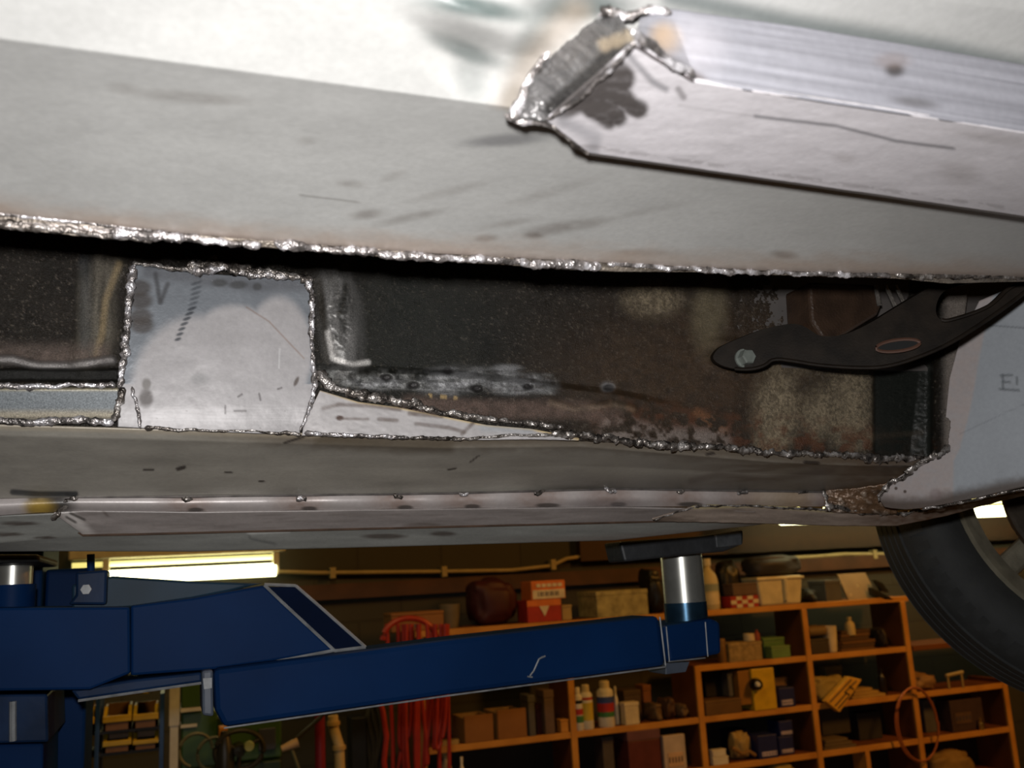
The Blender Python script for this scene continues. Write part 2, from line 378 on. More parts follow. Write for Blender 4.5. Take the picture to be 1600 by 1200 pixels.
# bottom face: left boundary is the nose edge; near edge then far edge
near = [(992, 68), (1088, 127), (1250, 152), (1420, 178), (1600, 206), (1850, 246)]
far = [(852, 188), (920, 240), (1100, 266), (1350, 302), (1600, 339), (1850, 376)]
def lineparam(L, k):
    L = np.array(L, float); d = np.r_[0, np.cumsum(np.hypot(*np.diff(L, axis=0).T))]; t = np.linspace(0, d[-1], k)
    return np.stack([np.interp(t, d, L[:, 0]), np.interp(t, d, L[:, 1])], -1)
def strips(A, B, m, zf):
    """lists of (px,py) with equal counts, ruled between"""
    out = []
    for t in np.linspace(0, 1, m+1): out.append([tuple(p) for p in (A*(1-t)+B*t)])
    return out
rail = thing('tmp', '', '', (0, 0, 0)); bpy.data.objects.remove(rail)
def ruled(name, A, B, ya, yb, n, m, material, parent, paint, thick=.0015):
    """panel ruled between two polylines by matching arc length on each segment; ya / yb give Y for a point"""
    PA = []; PB = []
    k = max(2, n//(len(A)-1))
    for i in range(len(A)-1):
        for t in np.linspace(0, 1, k, endpoint=(i == len(A)-2)):
            PA.append((A[i][0]*(1-t)+A[i+1][0]*t, A[i][1]*(1-t)+A[i+1][1]*t)); PB.append((B[i][0]*(1-t)+B[i+1][0]*t, B[i][1]*(1-t)+B[i+1][1]*t))
    WA = np.array([atv(np.array(p[0]), np.array(p[1]), ya(*p)) for p in PA]); WB = np.array([atv(np.array(p[0]), np.array(p[1]), yb(*p)) for p in PB])
    T = np.linspace(0, 1, m+1)[:, None, None]
    P = WA[None]*(1-T)+WB[None]*T
    d = P-CAM; z = d@CF; px = 800+FPX*(d@CR)/z; py = 600-FPX*(d@CU)/z
    col = np.ones(px.shape+(3,))*.4; prm = np.zeros(px.shape+(3,)); prm[..., 1] = .5
    r = paint(px, py, col, prm)
    if r is not None:
        nrm = np.cross(np.gradient(P, axis=1), np.gradient(P, axis=0)); nrm /= np.linalg.norm(nrm, axis=-1, keepdims=True)+1e-12
        sgn = -np.sign((nrm*d).sum(-1).mean()); P = P+nrm*sgn*r[..., None]
    if px[0, -1] > 1700:      # the panel goes on beyond the view
        dr_ = P[:, -1:]-P[:, -2:-1]; dr_ = dr_/(np.linalg.norm(dr_, axis=-1, keepdims=True)+1e-9)
        P = np.concatenate([P]+[P[:, -1:]+dr_*d for d in (.1, .3, .6)], 1); col = np.concatenate([col]+[col[:, -1:]]*3, 1); prm = np.concatenate([prm]+[prm[:, -1:]]*3, 1)
    m_, n_ = P.shape[:2]; idx = np.arange(m_*n_).reshape(m_, n_)
    F4 = np.stack([idx[:-1, :-1], idx[1:, :-1], idx[1:, 1:], idx[:-1, 1:]], -1).reshape(-1, 4)
    me = bpy.data.meshes.new(name); me.from_pydata(P.reshape(-1, 3).tolist(), [], F4.tolist()); me.update()
    # face the viewer's side
    me.polygons.foreach_set('use_smooth', [True]*len(me.polygons))
    for nm, A_ in (('Col', col), ('Prm', prm)):
        a = me.color_attributes.new(nm, 'FLOAT_COLOR', 'POINT'); B4 = np.ones((m_*n_, 4), np.float32); B4[:, :3] = np.clip(A_.reshape(-1, 3), 0, 1); a.data.foreach_set('color', B4.ravel())
    c = P.mean((0, 1)); nn = np.array(me.polygons[len(F4)//2].normal)
    if nn@(c-CAM) > 0: me.flip_normals()
    me.materials.append(material); o = link(bpy.data.objects.new(name, me), parent)
    if thick: s = o.modifiers.new('thickness', 'SOLIDIFY'); s.thickness = thick; s.offset = -1
    return o
yR = lambda x, y: yz(x, y, ZR)
frame_rail = ruled('frame_rail', near, far, yR, yR, 300, 60, SHEET, car, paint_rail)
def nearY(x, y): return .298
def paint_railside(x, y, col, prm):
    n = fbm(x/120, y/8, 31); t = fbm(x/400, (y-.165*x)/4, 33)
    col[...] = np.array([.27, .27, .30])*(.65+.7*t)[..., None]; prm[..., 0] = .1; prm[..., 1] = .4; prm[..., 2] = .1
    mixc(col, .9*blob(x, y, 1398, 110, 14, 10, 0, .6), (.05, .045, .045)); mixc(col, .4*blob(x, y, 1395, 95, 26, 12, 0, .6), (.2, .15, .13))
    mixc(col, .6*blob(x, y, 1430, 160, 34, 7, 8, .6), (.08, .075, .075))
    mixc(col, .8*blob(x, y, 1040, 60, 22, 20, 40, .7), (.5, .34, .2)); mixc(col, .5*blob(x, y, 1085, 75, 40, 40, 20, .9), (.42, .40, .43))
    mixc(col, .8*stroke(x, y, [(990, 62), (1040, 100), (1090, 127)], 12, 8), (.1, .08, .075))
    return .0005*(t-.5)
nearT = [(1000, 28), (1045, 13), (1250, 42), (1420, 70), (1600, 101), (1850, 148)]
ruled('rail_side', nearT, near, lambda x, y: .322, yR, 260, 30, SHEET, frame_rail, paint_railside)
# far side of the rail, a short flange up to the floor
def paint_dark(x, y, col, prm): col[...] = np.array([.1, .09, .085]); prm[..., 1] = .5
fd = [(x, y) for x, y in far]
def farup(o):
    A = []
    for x, y in far:
        p = at(x, y, yz(x, y, ZR)); A.append(p)
    V = [tuple(p) for p in A]+[(p[0], p[1], p[2]+.02) for p in A]; n = len(A)
    return mesh_obj('rail_flange', V, [(i, i+1, n+i+1, n+i) for i in range(n-1)], mat('dark_rail_steel', (.1, .09, .085), .5), o)
fo = farup(frame_rail); s_ = fo.modifiers.new('thickness', 'SOLIDIFY'); s_.thickness = .0015
# nose plate closing the rail's front end
def paint_nose(x, y, col, prm):
    n = fbm(x/10, y/10, 41); s = fbm((x+y)/40, (x-y)/7, 42)
    col[...] = np.array([.17, .165, .165])*(.4+1.0*s)[..., None]; prm[..., 0] = .55; prm[..., 1] = .36; prm[..., 2] = .4
    mixc(col, stroke(x, y, [(862, 168), (910, 130), (965, 75)], 13, 6)*.9, (.03, .028, .027))
    mixc(col, stroke(x, y, [(945, 70), (985, 55)], 10, 6)*.7, (.5, .4, .28))
    return .003*(n-.5)
noseT = [(800, 186), (826, 130), (862, 70), (905, 30), (962, 14)]
noseBm = [(852, 188), (880, 172), (915, 142), (955, 105), (992, 66)]
ruled('nose_plate', noseT, noseBm, lambda x, y: .374-(x-800)/160*.042, yR, 90, 40, SHEET, frame_rail, paint_nose)
bead('weld_bead', [(x, y, .371-(x-800)/160*.042) for x, y in noseT], .0021, WELD, frame_rail, 11, .5, .9)
bead('weld_bead', [(940, 12, .331), (975, 28, .325), (1010, 16, .320), (1050, 20, .318)], .0024, WELD, frame_rail, 12, .5, .9)
bead('weld_bead', [(x, y, yz(x, y, ZR)-.002) for x, y in [(852, 188), (905, 156), (955, 108), (992, 66)]], .0011, WELD, frame_rail, 13, .3, .9)
bead('weld_bead', [(x, y, yz(x, y, ZR)-.003) for x, y in [(985, 45), (1020, 70), (1050, 100), (1088, 120)]], .0018, WELD, frame_rail, 14, .5, .9)
bead('weld_bead', [(790, 178, .374), (812, 192, .374), (838, 186, .373), (870, 200, .376)], .0023, WELD, frame_rail, 15, .4, .9)
bead('weld_bead', [(862, 196, yz(862, 196, ZR)), (900, 228, yz(900, 228, ZR)), (922, 240, yz(922, 240, ZR))], .0013, WELDD, frame_rail, 16, .3, .6)

# ---- inner sill: the undercoated wall between the floor and the sill bottom
def bot_y(x): return np.interp(x, [-200, 0, 222, 470, 680, 900, 1000, 1200, 1440, 1480], [664, 666, 672, 679, 686, 683, 691, 708, 718, 700])
GREY = (.36, .34, .34)
def paint_wall(x, y, col, prm):
    sp = fbm(x/2.6, y/2.2, 50, 2); n = fbm(x/45, y/45, 51); n2 = fbm(x/12, y/10, 52); st = fbm(x/16, y/120, 53)
    base = np.array([.0125, .0098, .007])
    col[...] = base*(.45+1.1*n)[..., None]; prm[..., 0] = 0; prm[..., 1] = .34; prm[..., 2] = .85
    mixc(col, sst(.66, .9, sp)*.7, (.12, .10, .08))
    # greenish dark tone in the middle, browner to the right
    mixc(col, .5*blob(x, y, 640, 520, 130, 120, 0, .8), (.012, .016, .014))
    mixc(col, .55*blob(x, y, 1090, 590, 190, 110, 0, .8)*(.4+n2), (.07, .04, .02))
    rel = np.zeros_like(x)
    smooth = 1-sst(600, 606, y)*(1-sst(654, 660, y))*(1-sst(184, 196, x)); rel += (.0012*(n2-.5)+.0007*(sp-.5))*smooth
    # tan mud patches
    grit = .35+.65*sst(.3, .7, fbm(x/2.4, y/3.2, 54, 3))*sst(.15, .55, fbm(x/14, y/16, 57, 3))
    for cx, cy, rx, ry, k in [(1215, 640, 34, 56, 1), (1205, 690, 24, 18, .8), (1310, 640, 46, 50, .8), (1335, 600, 26, 60, .7), (1275, 655, 18, 34, .8), (1020, 468, 42, 26, .75), (1240, 560, 60, 30, .3), (1340, 680, 30, 26, .7), (1290, 560, 70, 20, .3)]:
        mixc(col, k*grit*blob(x, y, cx, cy, rx, ry, 0, .6), (.25, .20, .13))
    mixc(col, .75*blob(x, y, 1108, 490, 24, 52, 4, .7)*(.5+.5*n2), (.17, .14, .085))
    mixc(col, .7*stroke(x, y, [(1365, 682), (1440, 676)], 4, 3)*(.3+n2), (.3, .2, .12))
    # rust along the bottom right
    mixc(col, .7*stroke(x, y, [(960, 655), (1100, 668), (1300, 690), (1440, 700)], 26, 22)*sst(.35, .7, n2), (.09, .03, .012))
    mixc(col, .5*stroke(x, y, [(1090, 645), (1130, 672)], 7, 5)*(n2 > .4), (.2, .09, .04))
    # fall to the corner: dark recess then rounded worn edge
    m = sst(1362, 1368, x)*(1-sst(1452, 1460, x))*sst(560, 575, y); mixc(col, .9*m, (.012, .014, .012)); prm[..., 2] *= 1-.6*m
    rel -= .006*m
    m = sst(1468, 1484, x)*sst(.28, .6, n2+.2); mixc(col, .85*m, (.17, .145, .125)); rel += .012*sst(1445, 1475, x)
    # lower step of the wall
    rel += .006*sst(-6, 6, y-np.interp(x, [480, 700, 960, 1100], [572, 582, 612, 640]))*sst(480, 520, x)*(1-sst(960, 1100, x))
    # left panel: vertical creased edge before the patch
    e = stroke(x, y, [(170, 395), (150, 450), (152, 520), (138, 560)], 26, 14); rel += .006*e
    mixc(col, e*(.3+.7*sst(.35, .65, st)), (.13, .115, .09)); mixc(col, .7*stroke(x, y, [(186, 412), (165, 470), (160, 520), (150, 555)], 5, 4), (.24, .18, .1))
    mixc(col, .5*sst(118, 130, x)*(1-sst(132, 150, x))*(1-sst(540, 560, y)), (.05, .055, .06))
    m = sst(525, 552, y)*(1-sst(566, 572, y))*(1-sst(165, 180, x)); mixc(col, m*(.3+.8*n2), (.12, .09, .075))
    m = stroke(x, y, [(-200, 560), (20, 562), (60, 572), (110, 572), (175, 562)], 6, 4); mixc(col, m*(.4+n2), (.33, .31, .3)); rel += .006*m; prm[..., 0] += .4*m  # ledge highlight painted as a pale line along the relief
    m = sst(574, 580, y)*(1-sst(592, 598, y))*(1-sst(182, 190, x)); mixc(col, m*.9, (.012, .012, .011)); rel -= .008*m  # recess under the ledge, its shade painted in
    # grey bent strip between the two beads at the left
    m = sst(603, 608, y)*(1-sst(652, 658, y))*(1-sst(184, 196, x)); mixc(col, m, np.array([.15, .165, .175])); mixp(prm, m, .25, .38, .1); rel += m*(.009-.00016*(y-605))
    mixc(col, m*(1-sst(606, 614, y))*.8, (.33, .28, .17)); mixc(col, m*sst(636, 648, y)*.6, (.36, .3, .2))
    # polished steel right of the patch
    m = blob(x, y, 532, 495, 30, 85, -6, .5); rel += .008*m; mixc(col, m*sst(.2, .75, fbm(x/14, y/60, 60)), (.17, .165, .16)); mixp(prm, m, .3, .36, .1)
    mixc(col, .8*stroke(x, y, [(498, 440), (506, 500), (510, 560)], 5, 5), (.04, .036, .03))
    mixc(col, .9*stroke(x, y, [(512, 520), (520, 560), (550, 570), (575, 566)], 4, 3), (.5, .48, .46))
    # torn, ground strip of old metal running right
    yy = y-np.interp(x, [500, 600, 860, 960], [585, 592, 600, 606])
    m = (1-sst(13, 19, np.abs(yy)))*sst(490, 505, x)*(1-sst(860, 880, x)); mixc(col, m*.75*sst(.25, .75, n2+.12*(sp-.5)), (.12, .12, .115)); mixp(prm, m, .3, .4, .3); rel += .0012*m*n2
    for cx, cy, rx, ry in [(720, 590, 50, 16), (815, 602, 44, 15), (700, 604, 40, 14), (792, 578, 22, 8), (590, 598, 40, 10), (949, 604, 10, 8)]:
        mixc(col, .75*blob(x, y, cx, cy, rx, ry, 0, .6)*(.25+.75*sst(.3, .65, fbm(x/22, y/5, 58))), (.22, .22, .225))
    for cx, cy in [(745, 607), (825, 604), (700, 580), (604, 590), (951, 606), (646, 602)]: mixc(col, .9*blob(x, y, cx, cy, 8, 5), (.02, .018, .018)); rel -= .003*blob(x, y, cx, cy, 8, 5)
    mixc(col, .8*stroke(x, y, [(670, 618), (712, 622)], 3, 2)*(vn(x/3.5, y*0, 7) > .5), (.4, .28, .12))
    # dark dirty ribs below the strip
    mixc(col, .55*stroke(x, y, [(640, 632), (780, 640), (900, 640), (960, 650)], 14, 8)*(.4+n2), (.15, .10, .08))
    mixc(col, .75*stroke(x, y, [(960, 672), (1040, 688), (1120, 690)], 20, 12)*sst(.4, .6, n2), (.2, .17, .15)); rel += .004*stroke(x, y, [(940, 640), (1010, 690)], 10, 8)*n2
    m = stroke(x, y, [(862, 630), (900, 640), (960, 632), (990, 640)], 5, 4); mixc(col, m*.3*(.3+n2), (.24, .18, .12)); rel += .002*m
    # channel edges near the fork arm
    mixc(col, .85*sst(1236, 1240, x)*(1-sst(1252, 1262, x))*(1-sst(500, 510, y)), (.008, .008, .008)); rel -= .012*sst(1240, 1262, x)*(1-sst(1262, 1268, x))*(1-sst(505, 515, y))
    mixc(col, .7*sst(1222, 1226, x)*(1-sst(1234, 1238, x))*(1-sst(498, 505, y))*(.4+n2), (.12, .11, .1))
    mixc(col, .6*sst(1262, 1270, x)*(1-sst(1366, 1374, x))*(1-sst(515, 530, y)), (.03, .016, .009))
    m = blob(x, y, 1150, 560, 58, 28, 12, .3)-blob(x, y, 1150, 560, 48, 20, 12, .4); rel += .004*np.clip(m, 0, 1)
    return rel
wl0 = [(-220, 290, .78), (0, 300, .78), (800, 360, .78), (1300, 385, .785), (1420, 390, .785), (1476, 392, .775), (1500, 395, .77), (1520, 400, .765)]
wl1 = [(-220, 664, .78), (0, 665, .78), (800, 682, .78), (1300, 712, .785), (1420, 716, .785), (1450, 712, .775), (1468, 706, .77), (1480, 700, .765)]
sill_wall = sheet('inner_sill', [wl0, wl1], 820, 190, UNDER, car, paint_wall, .002)
# closing flange above the gap
g = MB(); g.box((-1.1, .54, 1.86), (1.6, .80, 1.865)); g.obj('closing_flange', mat('dark_rail_steel', (.1, .09, .085), .5), sill_wall)
g = MB(); g.box((-1.1, .784, 1.74), (1.2, .79, 1.87)); g.obj('closing_plate', mat('dark_rail_steel', (.1, .09, .085), .5), sill_wall)

# new square patch let into the wall
def paint_patch(x, y, col, prm):
    n = fbm(x/40, y/40, 81); n2 = fbm(x/7, y/7, 82); gr = fbm(x/2, y/2, 83, 2)
    col[...] = np.array([.37, .355, .36])*(.9+.14*n+.1*(gr-.5))[..., None]; prm[..., 0] = .1; prm[..., 1] = .45; prm[..., 2] = .05
    arc = np.maximum.reduce([blob(x, y, 300, 600, 92, 108, 20, .12), blob(x, y, 365, 545, 70, 68, 0, .12), blob(x, y, 435, 550, 52, 86, 0, .12), (y > 600)*1.0])
    mixc(col, (1-arc)*.9, np.array([.19, .21, .235])*(1)); mixp(prm, (1-arc), .35, .38, .1)
    mixc(col, .55*stroke(x, y, [(232, 425), (300, 432), (395, 445), (480, 445)], 10, 8), (.1, .1, .11))
    for i, (cx, cy) in enumerate([(278, 530), (281, 522), (284, 514), (288, 506), (292, 498), (296, 490), (300, 482), (302, 474), (304, 466), (306, 458), (307, 450), (307, 442)]):
        mixc(col, (.9 if i < 7 else .6)*blob(x, y, cx, cy, 5.5+i*.35, 2.4, -20, .4), (.045, .05, .06))
    mixc(col, .8*stroke(x, y, [(243, 428), (250, 472)], 3.5, 3), (.07, .07, .075)); mixc(col, .8*stroke(x, y, [(251, 472), (262, 444)], 3.5, 3), (.07, .07, .075))
    for c in [(214, 470), (214, 495), (216, 508), (212, 450)]: mixc(col, .8*blob(x, y, c[0]+6, c[1], 18, 13), (.07, .06, .055))
    for c in [(372, 445, 14), (402, 448, 7), (343, 442, 12)]: mixc(col, .75*blob(x, y, c[0], c[1], c[2], 6), (.07, .07, .07))
    mixc(col, .55*blob(x, y, 311, 592, 12, 8, 0, .7), (.16, .16, .16)); mixc(col, .9*blob(x, y, 463, 596, 3, 8, 25), (.08, .06, .05))
    mixc(col, .85*blob(x, y, 228, 622, 11, 14), (.06, .05, .045)); mixc(col, .8*blob(x, y, 229, 600, 7, 9), (.12, .11, .1))
    mixc(col, .5*stroke(x, y, [(385, 480), (420, 502), (475, 560)], 1.2, 1), (.2, .12, .08)); mixc(col, .5*stroke(x, y, [(437, 545), (436, 575)], .8, 1), (.7, .7, .7))
    mixc(col, sst(.78, .86, fbm(x/5, y/3, 84))*.6*sst(600, 640, y), (.1, .09, .085))
    for p in ([(352, 634), (352, 646)], [(366, 642), (384, 642)], [(372, 620), (378, 616)], [(434, 608), (440, 606)], [(405, 615), (407, 625)]): mixc(col, .8*stroke(x, y, p, 1.5, 1), (.08, .07, .07))
    m = sst(628, 634, y); mixc(col, m*.25*sst(.4, .6, fbm(x/60, y/2, 85)), (.2, .19, .19))
    m = sst(655, 668, y); mixc(col, m*.6*n2, (.13, .12, .12))
    rel = .0015+.0008*(n-.5)+.002*blob(x, y, 300, 560, 110, 110, 0, 1)
    return rel-.0015*sst(630, 676, y)
pl = [[(208, 412, .774), (300, 426, .774), (400, 433, .774), (486, 436, .774)], [(196, 540, .772), (300, 540, .772), (400, 540, .772), (489, 540, .772)], [(186, 610, .7713), (300, 612, .7713), (400, 614, .7713), (490, 608, .7713)], [(184, 667, .7712), (300, 673, .7712), (400, 677, .7712), (468, 678, .7712)]]
patch = sheet('square_patch', pl, 190, [70, 45, 40], SHEET, car, paint_patch, .002)
for i, (pts, r, mt, lu) in enumerate([
    ([(208, 414), (204, 450), (200, 480), (196, 540), (190, 580), (186, 606)], .0030, WELD, 1.0), ([(212, 412), (206, 440), (203, 470)], .0012, WELD, .8), ([(193, 606), (186, 630), (178, 660)], .0030, WELDD, .9), ([(205, 606), (216, 640), (220, 668)], .0013, WELD, .7),
    ([(206, 408), (240, 415), (270, 420), (300, 424)], .0018, WELDD, 1.0), ([(290, 418), (330, 412), (370, 420), (420, 424), (460, 432), (488, 436)], .0042, WELDD, 1.3), ([(300, 426), (350, 420), (400, 430), (450, 434)], .0025, WELD, 1.4),
    ([(480, 436), (487, 460), (487, 520), (490, 560), (491, 600)], .0024, WELD, .9), ([(492, 595), (488, 625), (478, 650), (469, 672)], .0021, WELD, .7),
    ([(-200, 600), (0, 602), (60, 604), (120, 601), (182, 603)], .0023, WELD, .9), ([(-200, 656), (0, 657), (60, 660), (120, 657), (178, 660)], .0034, WELD, .7)]):
    bead('weld_bead', [(x, y, .766 if i not in (9, 10) else .770) for x, y in pts], r, mt, patch if i < 9 else sill_wall, 30+i, .5, lu)

# tapered patch strip to the right of the square patch
def top_w(x): return np.interp(x, [470, 500, 560, 620, 700, 760, 830, 905], [662, 606, 626, 634, 650, 662, 668, 684])
def paint_wedge(x, y, col, prm):
    n = fbm(x/40, y/40, 91); n2 = fbm(x/9, y/5, 92)
    col[...] = np.array([.44, .42, .42])*(.88+.2*n)[..., None]; prm[..., 0] = .1; prm[..., 1] = .42; prm[..., 2] = .05
    d = y-top_w(x); mixc(col, .9*(1-sst(2, 7, d)), (.55, .42, .22))
    for p, w_ in (([(505, 638), (530, 632), (575, 634), (625, 640)], 3), ([(530, 654), (575, 655)], 2), ([(592, 655), (620, 657)], 3), ([(650, 662), (700, 668), (725, 675)], 3), ([(722, 678), (740, 660)], 3), ([(640, 646), (690, 650)], 3.5)):
        mixc(col, .8*stroke(x, y, p, w_, 2)*(.5+.6*n2), (.1, .07, .055))
    mixc(col, blob(x, y, 531, 653, 6, 4), (.08, .05, .04)); mixc(col, .5*stroke(x, y, [(755, 668), (830, 672)], 6, 5), (.3, .33, .36))
    return .0005*(n2-.5)
wu = [(474, 664, .7715), (500, 610, .7715), (560, 628, .7715), (620, 636, .7715), (700, 652, .7715), (760, 664, .7715), (830, 670, .7715), (905, 684, .7715)]
wd = [(472, 680, .770), (500, 680, .770), (560, 682, .770), (620, 684, .770), (700, 687, .77), (760, 687, .77), (830, 686, .77), (905, 687, .77)]
wedge = sheet('tapered_patch', [wu, wd], 200, 30, SHEET, car, paint_wedge, .002)
bead('weld_bead', [(x, y, .770) for x, y in [(497, 580), (520, 608), (560, 616), (600, 622), (640, 628), (680, 640)]], .0034, WELDD, wedge, 50, 1.0, 1.1)
bead('weld_bead', [(x, y, .771) for x, y in [(560, 620), (620, 628), (680, 642), (760, 655), (830, 662), (880, 668)]], .0022, WELDD, wedge, 51, .8, 1.1)
bead('weld_bead', [(x, y, .769) for x, y in [(476, 677), (560, 681), (640, 684)]], .0019, WELD, wedge, 52, .3, .8)
bead('weld_bead', [(x, y, .769) for x, y in [(640, 684), (720, 686), (800, 680), (900, 680)]], .0014, WELDD, wedge, 53, .3, .9)
bead('weld_bead', [(x, y, .768) for x, y in [(860, 676), (900, 682), (960, 684), (1010, 694), (1080, 698)]], .0034, WELDD, sill_wall, 54, .8, 1.1)
bead('weld_bead', [(x, y, .772) for x, y in [(1060, 696), (1130, 700), (1200, 708), (1300, 710), (1380, 716), (1440, 716)]], .0030, WELDD, sill_wall, 55, .8, 1.2)
bead('weld_bead', [(x, y, .77) for x, y in [(225, 668), (300, 672), (380, 673), (470, 679)]], .0013, WELDD, patch, 56, .4, .9)

# ---- black pressed fork arm bolted to the wall
def polyprism(name, pts, th, material, parent, hole_shade=None):
    bm = bmesh.new(); F_ = [Vector(at(*p)) for p in pts]
    vs_ = [bm.verts.new(v) for v in F_]; f = bm.faces.new(vs_)
    r = bmesh.ops.extrude_face_region(bm, geom=[f]); nv = [g for g in r['geom'] if isinstance(g, bmesh.types.BMVert)]
    for v in nv: v.co += Vector((0.1, 1, .15)).normalized()*th
    bmesh.ops.triangulate(bm, faces=bm.faces); bmesh.ops.recalc_face_normals(bm, faces=bm.faces)
    me = bpy.data.meshes.new(name); bm.to_mesh(me); bm.free(); me.materials.append(material); return link(bpy.data.objects.new(name, me), parent)
ARM = mat('undercoated_arm_steel', (.014, .010, .007), .5, 0, .6, 60, .0001, 500, spec=.12)
out = [(1112, 562), (1118, 548), (1132, 538), (1184, 517), (1216, 508), (1246, 505), (1264, 514), (1282, 527), (1320, 524), (1360, 505), (1400, 480), (1440, 456), (1476, 436), (1520, 430), (1580, 432), (1530, 440), (1480, 450), (1465, 466), (1461, 490), (1472, 503), (1500, 496), (1530, 486), (1553, 474), (1580, 445), (1620, 440), (1600, 458), (1562, 486), (1536, 504), (1480, 540), (1420, 564), (1380, 574), (1340, 575), (1280, 571), (1240, 564), (1208, 560), (1195, 572), (1170, 578), (1135, 575)]
def smooth2(P, k=2):
    for _ in range(k):
        Q = []
        for i in range(len(P)):
            a, b = P[i], P[(i+1) % len(P)]; Q += [(a[0]*.75+b[0]*.25, a[1]*.75+b[1]*.25), (a[0]*.25+b[0]*.75, a[1]*.25+b[1]*.75)]
        P = Q
    return P
out = smooth2(out)
out3 = [(x, y, .755-.00032*(x-1110)) for x, y in out]
arm_o = polyprism('fork_arm', out3, .006, ARM, car)
rim_pts = [at(x, y, d-.001) for x, y, d in out3[74:146]]
g = MB(); g.tube(rim_pts, .0018, 8); g.obj('rolled_edge', ARM, arm_o, True)
hx = [(1403+34*math.cos(a), 540+9*math.sin(a)-.12*34*math.cos(a), .6535-.00032*34*math.cos(a)) for a in np.linspace(0, 2*math.pi, 25)]
g = MB(); g.tube([at(*p) for p in hx], .0016, 6); g.obj('hole_rim', mat('rusty_edge', (.07, .032, .02), .5), arm_o, True)
mesh_obj('hole_shade', [at(x, y, Yq+.0004) for x, y, Yq in hx[:-1]], [tuple(range(24))], mat('hole_shade_black', (.004, .004, .004), .9), arm_o)  # black face on the solid arm, painting the dark of an opening
# its bolt
def hexbolt(px, py, Y, r, parent, material):
    c = at(px, py, Y); g = MB(); V = []
    g.lathe([(r, 0), (r, -.008), (r*.85, -.0095)], c, 6, 'y'); g.lathe([(r*1.25, .002), (r*1.25, 0)], c, 20, 'y'); return g.obj('bolt', material, parent)
hexbolt(1163, 560, .738, .0072, arm_o, mat('plated_bolt_steel', (.20, .22, .20), .4, .3, .2, 200))
BR = mat('brown_bracket_steel', (.04, .022, .013), .45, 0, .5, 50, .0006, 400)
g = MB(); g.prism([at(x, y, .735) for x, y in [(1264, 440), (1366, 444), (1378, 478), (1372, 492), (1310, 530), (1285, 528), (1268, 500)]], (0, .04, .0)); bevel(g.obj('bracket_box', BR, car), .003)
SH = mat('strip_steel', (.22, .2, .18), .3, .6, .5, 200, .0005, 500)
for p in ([(1368, 446), (1374, 478)], [(1384, 446), (1400, 482)], [(1399, 446), (1415, 478)]):
    g = MB(); g.tube([at(x, y, .733) for x, y in p], .0022, 8); g.obj('metal_strip', SH, car, True)  # three thin metal strips beside the bracket box

# ---- sill bottom
def strip_y(x): return np.interp(x, [-200, 0, 120, 300, 700, 960, 1280], [780, 779, 776, 775, 770, 763, 768])
SG = (.30, .29, .265)
def paint_sill(x, y, col, prm):
    n = fbm(x/90, y/18, 101); n2 = fbm(x/14, y/6, 102); dr = fbm(x/60+y/30, y/7, 103)
    col[...] = np.array([.335, .315, .275])*(.72+.4*n+.18*(dr-.5))[..., None]; prm[..., 0] = .05; prm[..., 1] = .4; prm[..., 2] = .1
    d = y-bot_y(x)
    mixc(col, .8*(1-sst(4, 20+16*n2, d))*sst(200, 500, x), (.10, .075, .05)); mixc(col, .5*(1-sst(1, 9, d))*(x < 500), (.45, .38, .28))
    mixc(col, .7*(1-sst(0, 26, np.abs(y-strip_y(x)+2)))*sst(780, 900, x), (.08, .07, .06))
    mixc(col, .55*stroke(x, y, [(500, 690), (640, 700), (700, 698)], 9, 8), (.09, .07, .045))
    mixc(col, .6*sst(.5, .75, dr)*sst(1000, 1200, x), (.12, .095, .07))
    mixc(col, .75*sst(1230, 1400, x)*(.4+.8*n2), (.11, .07, .045))
    mixc(col, .5*stroke(x, y, [(1080, 752), (1120, 742), (1200, 750), (1300, 736)], 5, 4), (.09, .07, .06))
    for p, w_ in (([(225, 734), (240, 734)], 1.6), ([(278, 733), (288, 730)], 3), ([(352, 738), (362, 738)], 1.4), ([(405, 752), (412, 752)], 1.6), ([(445, 692), (475, 682)], 2), ([(1105, 710), (1115, 708)], 2.5), ([(1258, 722), (1278, 724)], 3), ([(700, 734), (712, 732)], 1.4), ([(735, 722), (748, 712)], 1.2)):
        mixc(col, .9*stroke(x, y, p, w_, 1), (.035, .028, .025))
    mixc(col, .9*stroke(x, y, [(20, 769), (60, 772), (118, 772)], 4.5, 2), (.02, .024, .028))
    return .0018*(fbm(x/110, y/50, 105)-.5)-.003*blob(x, y, 870, 758, 160, 14, 0, .8)
xs2 = [-220, 0, 222, 470, 680, 900, 1000, 1200, 1330, 1440]
sA = [(x, float(bot_y(x))-1, .776) for x in xs2]
def xe(x, x1): return -220+(x+220)*(x1+220)/1660
sB = [(xe(x, 1452), float(bot_y(xe(x, 1452)))+14, .785) for x in xs2]
sC = [(xe(x, 1425), .45*float(bot_y(xe(x, 1425)))+.55*float(strip_y(xe(x, 1425))), .832) for x in xs2]
sD = [(xe(x, 1340), float(strip_y(xe(x, 1340)))+1, .882) for x in xs2]
sill_bottom = sheet('sill_bottom', [sA, sB, sC, sD], 560, [8, 20, 30], SHEET, car, paint_sill, .0015)
